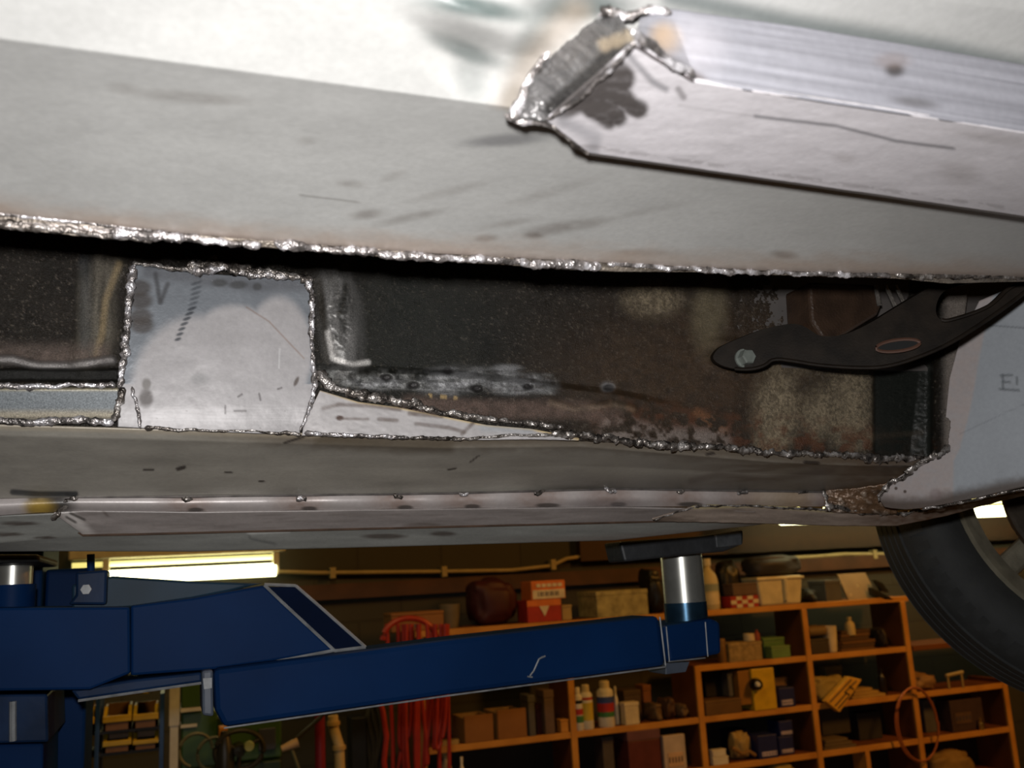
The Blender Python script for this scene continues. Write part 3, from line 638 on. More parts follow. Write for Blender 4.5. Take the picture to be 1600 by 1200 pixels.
# spot-welded seam strip
def low_y(x): return np.interp(x, [-200, 0, 80, 120, 300, 620, 960, 1290], [806, 806, 800, 799, 801, 797, 792, 792])
SPOTS = [293, 470, 620, 725, 843, 953, 1065, 1160, 1255]
def paint_strip(x, y, col, prm):
    n = fbm(x/40, y/10, 111); n2 = fbm(x/8, y/6, 112)
    col[...] = np.array([.37, .335, .325])*(.9+.16*n)[..., None]; prm[..., 0] = .1; prm[..., 1] = .36; prm[..., 2] = .05
    rel = .004*np.sin(np.clip((y-strip_y(x))/(low_y(x)-strip_y(x)), 0, 1)*math.pi)
    for s in SPOTS:
        b = blob(x, y, s, strip_y(s)+12, 34, 22, 0, .8); mixc(col, .75*b*(.4+.7*n2), (.2, .13, .1)); rel -= .002*b
    for s in SPOTS[:7]: mixc(col, .9*blob(x, y, s+13, low_y(s)-4, 19-10*((s*7) % 3)/3, 3.6, 0, .3), (.06, .05, .045))
    mixc(col, .8*blob(x+14*(n2-.5), y, 66, 790, 20, 14, 0, .7), (.42, .29, .06)); mixc(col, .6*blob(x, y, 52, 785, 10, 16, 0, .8)*n2*2, (.06, .05, .03)); mixc(col, .9*blob(x, y, 88, 790, 26, 22, 0, .6), (.02, .018, .015))
    mixc(col, .9*blob(x, y, 62, 795, 20, 12, 0, .8), (.38, .25, .05))
    mixc(col, .6*sst(1130, 1230, x)*(1-sst(1240, 1290, x)), (.34, .25, .15)); mixc(col, .85*sst(1270, 1300, x)*(.4+n2), (.1, .05, .028))
    mixc(col, .5*blob(x, y, 950, 788, 60, 8, 0, .7), (.14, .12, .12))
    return rel
xs3 = [-220, 0, 60, 120, 300, 620, 960, 1100, 1310]
t0 = [(x, float(strip_y(x)), .881) for x in xs3]; t1 = [(x, (float(strip_y(x))+float(low_y(x)))/2, .884) for x in xs3]; t2 = [(x, float(low_y(x)), .888) for x in xs3]
strip = sheet('seam_strip', [t0, t1, t2], 520, [10, 12], SHEET, car, paint_strip, .0015)
g = MB(); g.tube([at(x, float(strip_y(x))+1, .8805) for x in [118, 300, 500, 700, 960, 1100, 1300]], .0011, 8); g.obj('seam_edge', mat('seam_edge_steel', (.2, .18, .17), .35, .5, .5, 80), strip, True)
for i, s in enumerate(SPOTS):
    bead('spot_weld', [(s-9, float(strip_y(s))+2, .880), (s-2, float(strip_y(s))+5, .8795), (s+9, float(strip_y(s))+2, .880)], .0017, WELD if i % 2 else WELDD, strip, 60+i, 1.2, 1.3)
# nose of the doubler plate with its burnt weld
bead('weld_bead', [(118, 774, .879), (108, 786, .881), (95, 800, .885), (80, 812, .889)], .0028, WELDD, strip, 75, 1, 1.0)
# doubler plate below
def zY(x, y): return .906
def dl_y(x): return np.interp(x, [-200, 0, 130, 640, 1020, 1160, 1300], [850, 848, 836, 824, 814, 812, 812])
def paint_doubler(x, y, col, prm):
    n = fbm(x/70, y/8, 121); n2 = fbm(x/12, y/4, 122); dr = fbm(x/50+y/10, y/5, 123)
    col[...] = np.array([.23, .205, .195])*(.75+.45*n)[..., None]; prm[..., 0] = .05; prm[..., 1] = .4; prm[..., 2] = .1
    mixc(col, .45*sst(.5, .7, dr), (.15, .13, .12))
    mixc(col, .7*blob(x, y, 115, 812, 34, 8, 40, .7), (.5, .47, .45))
    for p in ([(110, 802), (132, 812)], [(104, 808), (118, 816)]): mixc(col, .8*stroke(x, y, p, 2, 1.5), (.04, .035, .03))
    for p in ([(150, 786), (168, 806)],): mixc(col, .8*stroke(x, y, p, 2, 1.5), (.1, .08, .07))
    mixc(col, .6*blob(x, y, 660, 822, 30, 5), (.1, .08, .07))
    return .0004*(n-.5)
dA = [(84, 802), (128, 799), (300, 801), (620, 797), (960, 793), (1100, 796), (1180, 800)]
dB = [(130, 836), (200, 834.5), (340, 831), (640, 824), (960, 816), (1060, 813.5), (1150, 812)]
doubler = ruled('doubler_plate', dA, dB, lambda x, y: .8865, zY, 420, 24, SHEET, strip, paint_doubler, .0018)
g = MB(); g.tube([at(x, y+.5, zY(x, y)) for x, y in [(84, 806)]+dB], .0012, 6); g.obj('plate_edge', mat('plate_edge_rust', (.07, .04, .025), .55, 0, .5, 60), doubler, True)
# outer sill below and behind the doubler
def lowedge(x): return np.interp(x, [-220, 0, 240, 300, 820, 1000, 1100, 1175, 1240, 1300, 1400], [864, 862, 860, 862, 849, 843, 836, 822, 806, 800, 800])
def paint_outer(x, y, col, prm):
    n = fbm(x/90, y/8, 131); n2 = fbm(x/12, y/4, 132)
    col[...] = np.array([.17, .172, .16])*(.75+.45*n)[..., None]; prm[..., 0] = 0; prm[..., 1] = .45; prm[..., 2] = .1
    for cx, cy, rx, ry in [(600, 838, 34, 4), (692, 834, 20, 3.5), (30, 818, 30, 3), (10, 835, 26, 3), (70, 840, 18, 2)]: mixc(col, .85*blob(x, y, cx, cy, rx, ry), (.045, .035, .03))
    mixc(col, .5*stroke(x, y, [(385, 830), (392, 842), (430, 850)], 2, 1.5), (.06, .06, .06)); mixc(col, .6*stroke(x, y, [(388, 832), (450, 829)], 3, 2), (.42, .42, .4))
    mixc(col, .6*(1-sst(0, 14, np.abs(y-lowedge(x)+2)))*sst(700, 900, x), (.1, .08, .07))
    return .001*(n-.5)+.003*blob(x, y, 400, 850, 60, 20, 0, .8)
oA = [(-220, 806, .889), (0, 806, .889), (80, 803, .889), (300, 803, .889), (620, 799, .889), (960, 796, .889), (1180, 798, .89), (1290, 800, .892)]
oB = [(x, float(dl_y(x)), .909) for x, _, _ in oA]; oB[-1] = (1285, 801, .895); oB[-2] = (1180, 812, .9)
oC = [(x, float(lowedge(x)), .928) for x, _, _ in oA]; oC[-1] = (1280, 802, .897); oC[-2] = (1180, 821, .912)
oD = [(x, float(lowedge(x))-14, .97) for x, _, _ in oA]
outer = sheet('outer_sill', [oA, oB, oC, oD], 420, [16, 14, 8], SHEET, car, paint_outer, .0015)
# second, shorter doubler plate at the right
def paint_d2(x, y, col, prm):
    n = fbm(x/60, y/5, 141); n2 = fbm(x/10, y/4, 142)
    col[...] = np.array([.25, .2, .165])*(.6+.7*n)[..., None]; prm[..., 0] = .1; prm[..., 1] = .38; prm[..., 2] = .2
    mixc(col, .6*stroke(x, y, [(1085, 791), (1180, 788), (1300, 797)], 4, 3), (.5, .42, .2)); mixc(col, .7*sst(1280, 1420, x)*n2*1.4, (.09, .045, .025))
    return .001*(n2-.5)
eA = [(1020, 812), (1088, 790), (1180, 790), (1290, 796), (1400, 800), (1480, 792), (1560, 776), (1680, 752), (1850, 718)]
eB = [(1024, 815), (1130, 817), (1220, 819), (1310, 822), (1402, 822), (1480, 806), (1560, 784), (1680, 757), (1850, 723)]
d2 = ruled('end_plate', eA, eB, lambda x, y: .882-.00012*max(0, x-1290), lambda x, y: .897-.00014*max(0, x-1290), 360, 16, SHEET, car, paint_d2, .0018)
bead('weld_bead', [(x, y, .880) for x, y in [(1085, 791), (1160, 790), (1230, 794), (1290, 797)]], .0013, WELDD, d2, 80, .4, .9)
bead('weld_bead', [(x, y, .882) for x, y in [(1024, 812), (1060, 800), (1084, 792)]], .0012, WELDD, d2, 81, .3, .6)
bead('weld_bead', [(x, y, .876) for x, y in [(1285, 765), (1292, 780), (1296, 798)]], .0022, WELDD, d2, 82, .8, 1.1)
# burnt end of the sill
def paint_burn(x, y, col, prm):
    n = fbm(x/24, y/12, 151); n2 = fbm(x/9, y/5, 152)
    col[...] = np.array([.13, .075, .042])*(.35+1.3*n)[..., None]; prm[..., 0] = .25; prm[..., 1] = .34; prm[..., 2] = .6
    mixc(col, .6*sst(.55, .7, n2), (.3, .24, .19)); mixc(col, .5*sst(.6, .8, 1-n), (.02, .018, .016))
    return .005*(n2-.5)
bA = [(1286, 765), (1330, 764), (1384, 756), (1400, 745)]
bB = [(1290, 800), (1330, 802), (1380, 804), (1402, 803)]
burn = ruled('burnt_sill_end', bA, bB, lambda x, y: .88-.0004*(x-1286), lambda x, y: .881-.0002*(x-1290), 90, 24, SHEET, d2, paint_burn, .0015)
bead('weld_bead', [(1290, 790, .876), (1340, 800, .872), (1400, 803, .866), (1470, 796, .858)], .002, WELDD, d2, 84, 1, 1.1)
# ---- grey panel closing the wheel arch
ZP0 = at(1500, 690, .748)
def archY(x, y):    # plane crossing the car, turned towards the aisle
    d = CF+CR*(x-800)/FPX+CU*(600-y)/FPX
    n_ = np.array([1.0, .55, 0.0]); return float(d[1]*(n_@(ZP0-CAM))/(n_@d))
def paint_arch(x, y, col, prm):
    n = fbm(x/60, y/60, 161); n2 = fbm(x/10, y/7, 162)
    col[...] = np.array([.265, .285, .31])*(.93+.12*n)[..., None]; prm[..., 0] = 0; prm[..., 1] = .45; prm[..., 2] = .05
    # worn pinkish left edge
    ed = np.interp(y, [440, 480, 560, 640, 700, 720], [1560, 1546, 1530, 1516, 1500, 1490]); mixc(col, .8*(1-sst(-3, 3, x-ed))*(.6+.5*n2), (.34, .28, .26))
    mixc(col, .6*stroke(x, y, [(1541, 508), (1700, 520)], 1.2, 1), (.08, .09, .1)); mixc(col, .3*stroke(x, y, [(1500, 678), (1560, 650), (1600, 632)], 1, 1), (.1, .11, .12))
    # hand-drawn mark
    for p in ([(1567, 586), (1567, 607)], [(1564, 587), (1581, 586)], [(1567, 597), (1578, 597)], [(1562, 608), (1592, 610)], [(1589, 590), (1589, 600)]): mixc(col, .75*stroke(x, y, p, 1.8, 1.6), (.07, .08, .09))
    # rust and soot at the lower rim
    lo = np.interp(x, [1380, 1400, 1450, 1520, 1600, 1700], [786, 789, 788, 772, 756, 736])
    mixc(col, .9*(1-sst(0, 14+12*n2, lo-y)), (.05, .032, .022)); mixc(col, .4*blob(x, y, 1462, 772, 9, 9), (.14, .09, .09))
    for c in [(1398, 755), (1413, 748), (1414, 768), (1400, 763)]: mixc(col, .9*blob(x, y, c[0], c[1], 2.5, 2.5), (.05, .03, .02))
    return .0005*(n-.5)
aT = [(1370, 774), (1384, 760), (1406, 744), (1436, 726), (1462, 706), (1474, 690), (1484, 590), (1500, 530), (1530, 470), (1600, 440), (1760, 400), (1900, 380)]
aB = [(1382, 792), (1392, 794), (1415, 796), (1440, 794), (1470, 789), (1500, 783), (1530, 777), (1560, 770), (1590, 763), (1640, 753), (1780, 724), (1900, 700)]
arch = ruled('wheel_arch_panel', aT, aB, archY, archY, 330, 110, SHEET, car, paint_arch, .0018)
bead('weld_bead', [(x, y, archY(x, y)-.002) for x, y in [(1440, 796), (1500, 786), (1560, 772), (1640, 756), (1800, 722)]], .0017, WELDD, arch, 90, .4, .8)
bead('weld_bead', [(x, y, archY(x, y)-.003) for x, y in [(1372, 785), (1378, 772), (1390, 758), (1410, 744), (1436, 728), (1460, 712), (1474, 700)]], .0030, WELDD, arch, 83, 1, 1.2)
# rounded worn edge where the wall turns into the panel
bead('weld_bead', [(x, y, .752) for x, y in [(1462, 716), (1474, 708), (1482, 696)]], .0030, WELDD, arch, 92, 1, 1.2)

# ---- front wheel hanging beyond the arch
TIRE = mat('tyre_rubber', (.034, .036, .036), .8, 0, .3, 40, .0004, 300)
wheel = bpy.data.objects.new('wheel', None); wc = Vector((1.283, 1.075, 1.622))
link(wheel, car); wheel.location = wc
def wl(o): o.parent = wheel; o.matrix_parent_inverse = Matrix.Identity(4); return o
g = MB(); prof = [(.217, -.075), (.228, -.088), (.255, -.093), (.278, -.085), (.292, -.068), (.298, -.05)]
for k in range(-4, 5): prof += [(.300, k*.0115-.004), (.295, k*.0115-.0035), (.295, k*.0115-.0005), (.300, k*.0115)] if k % 2 == 0 else [(.300, k*.0115)]
prof += [(.298, .05), (.292, .068), (.278, .085), (.255, .093), (.225, .087), (.205, .075), (.200, 0)]
g.lathe(prof+[(.217, -.075)], (0, 0, 0), 120, 'y'); wl(g.obj('tyre', TIRE, None, True))
g = MB(); RB = []
for k in range(72):
    a = 2*math.pi*k/72
    for r in (.285, .2915): pass
    c, s_ = math.cos(a), math.sin(a); t = .006
    V = []
    for r, y in ((.2785, -.0862), (.2935, -.0665)):
        for q in (-t, t): V.append((r*c-q*s_, y, r*s_+q*c))
    for r, y in ((.2765, -.080), (.290, -.062)):
        for q in (-t, t): V.append((r*c-q*s_, y, r*s_+q*c))
    g.add(V, [(0, 1, 3, 2), (4, 6, 7, 5), (0, 2, 6, 4), (1, 5, 7, 3), (2, 3, 7, 6), (0, 4, 5, 1)])
wl(g.obj('shoulder_blocks', TIRE, None))
RIM = mat('dusty_rim_steel', (.42, .38, .28), .45, .5, .45, 30, .0004, 200)
g = MB(); g.lathe([(.219, -.080), (.224, -.085), (.220, -.091), (.211, -.087), (.203, -.062), (.188, -.055), (.186, .0), (.182, .07), (.186, .075), (.191, .0), (.193, -.05), (.219, -.080)], (0, 0, 0), 96, 'y'); wl(g.obj('rim', RIM, None, True))
g = MB(); g.lathe([(.0, .045), (.05, .045), (.06, .04), (.085, .05), (.085, .06), (.0, .06)], (0, 0, 0), 48, 'y'); wl(g.obj('wheel_hub', RIM, None, True))
for k in range(5):
    a = 2*math.pi*k/5; g = MB(); g.box((.07, .04, -.018), (.187, .06, .018)); o = g.obj('spoke', RIM); bevel(o, .006); wl(o); o.rotation_euler = (0, a, 0)
DSC = mat('rusty_brake_steel', (.09, .07, .05), .55, .3, .5, 30, .0006, 150)
g = MB(); g.lathe([(.0, -.01), (.118, -.01), (.122, -.006), (.122, .004), (.118, .008), (0, .008)], (0, 0, 0), 64, 'y'); wl(g.obj('brake_disc', DSC, None, True))
g = MB(); g.tube([(-.05, -.05, .12), (-.12, -.075, .135), (-.19, -.10, .16)], .012, 10); wl(g.obj('steering_link', DSC, None, True))
wheel.rotation_mode = 'QUATERNION'; wheel.rotation_quaternion = Vector((.064, .142, -.030)).to_track_quat('Y', 'Z')

# ================================================================== THE LIFT
BLUE = mat('blue_lift_paint', (.004, .026, .098), .5, 0, .3, 6, .0001, 60, spec=.05)
BLUED = mat('blue_lift_paint_scuffed', (.010, .03, .085), .45, .0, .5, 14, .0002, 90, spec=.1)
EDGE = mat('pale_edge_steel', (.34, .35, .36), .5, .2, .5, 60)  # pale steel of the edge lines and small fittings
CHR = mat('polished_ram_steel', (.5, .5, .46), .3, .75, .15, 60)
DARKS = mat('black_lift_rubber', (.025, .027, .03), .55, 0, .4, 30, .0008, 90)
lift = thing('car_lift', 'blue two-post car lift with swing arms reaching under the sill', 'car lift', (-.3, 1.45, 0))
def blk(name, pts, Y, dep, material, parent=lift, bw=.003, dz=0):
    g = MB(); g.prism([at(x, y, Y) for x, y in pts], (0, dep, dz)); o = g.obj(name, material, parent)
    if bw: bevel(o, bw)
    return o
# column and carriage
X0 = float(at(62, 1000, 1.50)[0]); X1 = float(at(136, 1000, 1.50)[0])
g = MB(); g.box((X0-.26, 1.50, 0), (X0, 1.70, 3.2)); bevel(g.obj('column', BLUE, lift), .004)
g = MB(); g.box((X0+.002, 1.52, 0), (X1, 1.66, 1.60)); bevel(g.obj('column_channel', BLUE, lift), .004)
g = MB(); g.box((X0-.004, 1.485, 0), (X0+.006, 1.5, 1.35)); g.obj('column_edge', EDGE, lift)
g = MB(); g.box((X0-.36, 1.40, 0), (X0+.3, 1.9, .012)); g.obj('base_plate', BLUE, lift)
blk('carriage', [(-160, 1086), (74, 1084), (76, 1160), (-160, 1166)], 1.30, .19, BLUED)
blk('carriage_foot', [(-160, 1166), (68, 1162), (66, 1290), (-160, 1290)], 1.33, .16, BLUE)
g = MB(); g.tube([at(20, 1096, 1.295), at(20, 1158, 1.295)], .004, 8); g.obj('carriage_seam', EDGE, lift, True)
# swing arm root box, gusset and channel
blk('arm_root', [(-160, 950), (203, 948), (204, 1052), (140, 1078), (-160, 1082)], 1.18, .20, BLUE)
hs = blk('arm_housing', [(204, 946), (300, 934), (413, 914), (440, 940), (522, 1016), (420, 1034), (335, 1046), (204, 1056)], 1.19, .17, BLUE)
for p in ([(413, 914), (440, 940), (522, 1016)], [(413, 913), (462, 915)], [(462, 915), (500, 948), (571, 1011)], [(522, 1017), (571, 1011)], [(522, 1016), (430, 1034), (340, 1047)]):
    g = MB(); Yv = 1.186; g.tube([at(x, y, Yv) for x, y in p], .0020, 6); g.obj('pale_edge', EDGE, hs)
# open slanted end of the housing: plate painted dark for the shade inside
ip = mat('shaded_blue_inside', (.004, .010, .035), .7, 0, .4, 10, spec=.04)
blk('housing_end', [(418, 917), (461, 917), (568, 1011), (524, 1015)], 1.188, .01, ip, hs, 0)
blk('housing_top', [(112, 914), (175, 900), (300, 908), (412, 911), (360, 924), (300, 936), (204, 950), (112, 955)], 1.26, .10, mat('teal_top_sheen', (.015, .045, .08), .5, .0, .4, 12, spec=.2))  # lift's blue turned teal: reflected light painted into the top face
blk('lower_channel', [(110, 1078), (204, 1062), (316, 1050), (316, 1066), (204, 1082), (122, 1094)], 1.20, .15, BLUED)
g = MB(); g.tube([at(x, y, 1.199) for x, y in [(122, 1095), (204, 1083), (316, 1067)]], .0016, 6); g.obj('pale_edge', EDGE, lift)
blk('arm_stop', [(315, 1048), (333, 1046), (334, 1120), (316, 1118)], 1.17, .10, mat('grey_stop_paint', (.10, .12, .16), .5, 0, .4, 20))
blk('arm_stop_chip', [(317, 1060), (331, 1059), (331, 1075), (319, 1077)], 1.168, .004, EDGE, lift, 0)
# inner telescoping arm
ext = blk('telescopic_arm', [(333, 1046), (700, 999), (1030, 962), (1040, 1041), (700, 1086), (350, 1137), (336, 1110)], 1.165, .075, BLUE, lift, .006)
g = MB(); g.tube([at(x, y, 1.163) for x, y in [(350, 1137.5), (700, 1087), (1040, 1042)]], .0011, 6); g.obj('pale_edge', EDGE, ext)
g = MB(); g.tube([at(x, y, 1.162) for x, y in [(1031, 964), (1040, 1040)]], .0011, 6); g.obj('pale_edge', EDGE, ext)
for p in ([(828, 1056), (834, 1048), (842, 1030), (848, 1026)], [(824, 1057), (832, 1058)], [(843, 1029), (852, 1025)]):
    g = MB(); g.tube([at(x, y, 1.164) for x, y in p], .0011, 6); g.obj('scratch', EDGE, ext)
blk('arm_end', [(1036, 978), (1112, 966), (1126, 972), (1128, 1022), (1046, 1036)], 1.158, .085, BLUE, lift, .005)
for p in ([(1041, 979), (1046, 1034)], [(1044, 1034), (1102, 1028)], [(1102, 972), (1106, 1026)]):
    g = MB(); g.tube([at(x, y, 1.1565) for x, y in p], .0008, 6); g.obj('pale_edge', EDGE, lift)
blk('arm_tongue', [(1040, 1036), (1078, 1034), (1072, 1050), (1040, 1054)], 1.19, .05, mat('grey_stop_paint', (.1, .12, .16)), lift, .001)
# screw ram and rubber pad under the sill
pr = at(1070, 966, 1.195); pz = float(at(1068, 868, 1.0)[2])
g = MB(); rr = .0285; zb = float(at(1070, 974, 1.2)[2]); zt = float(at(1068, 858, 1.15)[2])
rx = xsolve(1071, 1.2, 1.5); 
g.lathe([(rr, zb-.02), (rr, zt)], (rx, 1.2, 0), 40); g.obj('ram', CHR, lift, True)
g = MB(); g.lathe([(rr+.0008, zb), (rr+.0008, zb+.028)], (rx, 1.2, 0), 40); g.obj('ram_band', mat('blue_band_steel', (.05, .12, .2), .25, .8, .5, 60), lift, True)  # blue band round the foot of the ram
blk('lift_pad', [(968, 846), (1090, 838), (1162, 828), (1162, 850), (1132, 862), (1085, 866), (976, 878)], 1.12, .05, DARKS, lift, .003, 0)
blk('pad_tooth', [(1118, 836), (1158, 832), (1160, 851), (1120, 856)], 1.117, .01, mat('worn_pad_edge', (.07, .075, .08), .5, 0, .5, 60, .0006), lift, .001)
# neighbouring arm at the far left
g = MB(); x_ = xsolve(17, 1.28, 1.55); g.lathe([(.022, 1.575), (.022, 1.61)], (x_, 1.28, 0), 32); g.obj('ram', CHR, lift, True)
g = MB(); g.lathe([(.026, 1.46), (.026, 1.576)], (x_, 1.28, 0), 32); g.obj('ram_socket', BLUE, lift, True)
blk('lift_pad', [(-60, 866), (62, 866), (62, 878), (-60, 882)], 1.18, .18, DARKS)
blk('safety_bracket', [(118, 894), (168, 890), (166, 945), (106, 945), (118, 930)], 1.24, .05, BLUED)
g = MB(); g.tube([at(142, 866, 1.26), at(142, 896, 1.26)], .0045, 10); g.obj('release_rod', BLUE, lift, True)
hb = at(135, 921, 1.238); g = MB(); g.lathe([(.006, 0), (.006, -.006)], hb, 6, 'y'); g.obj('bolt', EDGE, lift)

# ================================================================== THE ROOM
def struct(o): o['kind'] = 'structure'; return o
WY = 4.5
def block_mat():
    m, nt, b = nodes('block_wall'); tc = N(nt, 'ShaderNodeTexCoord'); mp = N(nt, 'ShaderNodeMapping'); mp.inputs['Rotation'].default_value = (math.pi/2, 0, 0)
    br = N(nt, 'ShaderNodeTexBrick'); br.inputs['Scale'].default_value = 1; br.inputs['Brick Width'].default_value = .4; br.inputs['Row Height'].default_value = .2; br.inputs['Mortar Size'].default_value = .006
    br.inputs['Color1'].default_value = (.042, .037, .026, 1); br.inputs['Color2'].default_value = (.035, .033, .024, 1); br.inputs['Mortar'].default_value = (.03, .026, .02, 1)
    nt.links.new(tc.outputs['Object'], mp.inputs['Vector']); nt.links.new(mp.outputs['Vector'], br.inputs['Vector']); nt.links.new(br.outputs['Color'], b.inputs['Base Color']); b.inputs['Roughness'].default_value = .85
    bp = N(nt, 'ShaderNodeBump'); bp.inputs['Distance'].default_value = .004; nt.links.new(br.outputs['Fac'], bp.inputs['Height']); bp.invert = True; nt.links.new(bp.outputs['Normal'], b.inputs['Normal']); return m
BW = block_mat(); CONC = mat('concrete_floor', (.16, .15, .14), .7, 0, .4, 3, .001, 60)
def room(name, lo, hi, m): g = MB(); g.box(lo, hi); return struct(g.obj(name, m))
room('wall_back', (-4, WY, 0), (8, WY+.15, 3.6), BW)
room('wall_left', (-4.15, -3, 0), (-4, WY+.15, 3.6), BW)
room('wall_right', (8, -3, 0), (8.15, WY+.15, 3.6), BW)
room('wall_front', (-4.15, -3.15, 0), (8.15, -3, 3.6), BW)
room('floor', (-4.15, -3.15, -.1), (8.15, WY+.15, 0), CONC)
room('ceiling', (-4.15, -3.15, 3.6), (8.15, WY+.15, 3.7), mat('ceiling_board', (.2, .17, .13), .8, 0, .3, 4))
# timber rail on the wall
room('trim_1', (.35, WY-.04, float(at(700, 926, WY)[2])), (8, WY, float(at(700, 903, WY)[2])), mat('dark_timber', (.075, .027, .01), .65, 0, .5, 8))
room('trim_2', (1.9, WY-.05, 1.62), (8, WY, 1.86), mat('dark_timber_beam', (.045, .018, .007), .7))
# conduit with clips
PIPE = mat('cream_conduit', (.42, .33, .17), .45, 0, .2, 20)
g = MB(); g.tube([at(x, y, WY-.03) for x, y in [(432, 893), (500, 895), (695, 893), (800, 891), (862, 884), (885, 873), (960, 862)]], .0095, 10)
cdt = tag(g.obj('conduit', PIPE, None, True), 'cream conduit clipped along the wall left of the ram, bending upwards', 'pipe')
for x, y in ((520, 895), (694, 893), (864, 882)): g = MB(); p = at(x, y, WY-.035); g.box(p-np.array([.012, .012, .024]), p+np.array([.012, .03, .024])); g.obj('clip', PIPE, cdt)
g = MB(); g.tube([at(x, y, WY-.03) for x, y in [(1225, 872), (1270, 870), (1320, 866), (1400, 866), (1500, 862)]], .011, 10)
cd2 = tag(g.obj('conduit', PIPE, None, True), 'cream conduit above the shelf beside the tyre', 'pipe')
g = MB(); p = at(1366, 866, WY-.035); g.box(p-np.array([.012, .012, .024]), p+np.array([.012, .03, .024])); g.obj('clip', PIPE, cd2)
# fluorescent lamps
def tube_light(name, label, p0, p1, Y, rad, hh, power, col, group=None):
    a = at(*p0, Y); b = at(*p1, Y); b[2] = a[2]
    t = thing(name, label, 'lamp', ((a[0]+b[0])/2, Y, a[2]))
    g = MB(); g.box((a[0]-.14, Y-.06, a[2]+.075), (b[0]+.04, Y+.06, a[2]+.075+hh)); bevel(g.obj('housing', mat('lamp_housing_enamel', (.62, .58, .45), .5), t), .006)
    g = MB(); g.tube([(a[0], Y-.03, a[2]), (b[0], Y-.03, b[2])], rad, 14); g.obj('tube', mat('lit_tube', (.8, .8, .7), .4, 0, .1, 5, emit=(col, power)), t, True)
    g = MB(); g.tube([(a[0]-.13, Y+.0, a[2]+.055), (b[0]-.01, Y+.0, b[2]+.055)], .011, 12); g.obj('rear_tube', mat('lit_tube_rear', (.8, .8, .7), .4, 0, .1, 5, emit=((1, .85, .25), power*.14)), t, True)
    for q in (a, b):
        g = MB(); g.box((q[0]-.015, Y+.05, a[2]+.09), (q[0]+.015, WY, a[2]+.12)); g.obj('wall_bracket', mat('lamp_housing_enamel', (.62, .58, .45)), t)
        g = MB(); g.box((q[0]-.012, Y-.05, q[2]-.02), (q[0]+.012, Y+.03, q[2]+.08)); g.obj('end_cap', mat('lamp_housing_enamel', (.62, .58, .45)), t)
    return t
tube_light('fluorescent_lamp', 'lit fluorescent lamp on the wall above the blue lift arm', (166, 903), (430, 898), WY-.16, .028, .085, 7, (1, .95, .5))
tube_light('fluorescent_lamp', 'lit fluorescent lamp glimpsed under the sill and through the wheel', (1215, 812), (1660, 786), WY-.3, .030, .06, 4, (1, .72, .22))

# ================================================================== SHELVES AND WHAT IS ON THEM
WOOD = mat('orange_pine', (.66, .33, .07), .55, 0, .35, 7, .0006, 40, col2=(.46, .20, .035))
WOODD = mat('shaded_pine', (.20, .065, .018), .65, 0, .4, 7)  # dark copy of the pine: shade painted into boards and divider sides
S = 4.16; SD = .24; ZR_ = [1.355, 1.105, .875, .655, .43, .2]; XC = [1.0, 1.685, 2.33, 2.955, 3.56, 4.15]
rack = thing('storage_shelf', 'open pigeonhole shelving of orange pine boards along the block wall', 'shelf', (2.6, S+.12, 0))
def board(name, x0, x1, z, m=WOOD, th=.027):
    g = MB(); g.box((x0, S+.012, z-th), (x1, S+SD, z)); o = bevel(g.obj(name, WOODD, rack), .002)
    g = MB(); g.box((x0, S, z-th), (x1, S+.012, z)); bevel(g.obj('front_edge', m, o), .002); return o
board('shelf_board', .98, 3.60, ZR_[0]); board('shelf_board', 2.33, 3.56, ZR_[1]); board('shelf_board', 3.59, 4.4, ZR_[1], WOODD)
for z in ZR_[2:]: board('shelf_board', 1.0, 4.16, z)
def post(x, z0, z1, m=WOOD, y=S-.004):
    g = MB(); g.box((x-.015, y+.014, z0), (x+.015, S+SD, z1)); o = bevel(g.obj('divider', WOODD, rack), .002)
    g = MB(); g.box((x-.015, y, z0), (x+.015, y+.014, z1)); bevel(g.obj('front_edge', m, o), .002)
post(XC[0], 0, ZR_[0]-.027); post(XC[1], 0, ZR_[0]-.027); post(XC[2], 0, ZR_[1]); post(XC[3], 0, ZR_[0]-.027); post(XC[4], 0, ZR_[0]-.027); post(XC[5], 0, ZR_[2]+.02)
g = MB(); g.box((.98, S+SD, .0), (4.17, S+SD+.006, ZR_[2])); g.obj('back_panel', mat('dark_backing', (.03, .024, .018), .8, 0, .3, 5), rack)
x_ = xsolve(1356, S, .6); g = MB(); g.box((x_-.012, S-.002, .43), (x_+.012, S+.1, .63)); g.obj('divider', WOOD, rack)

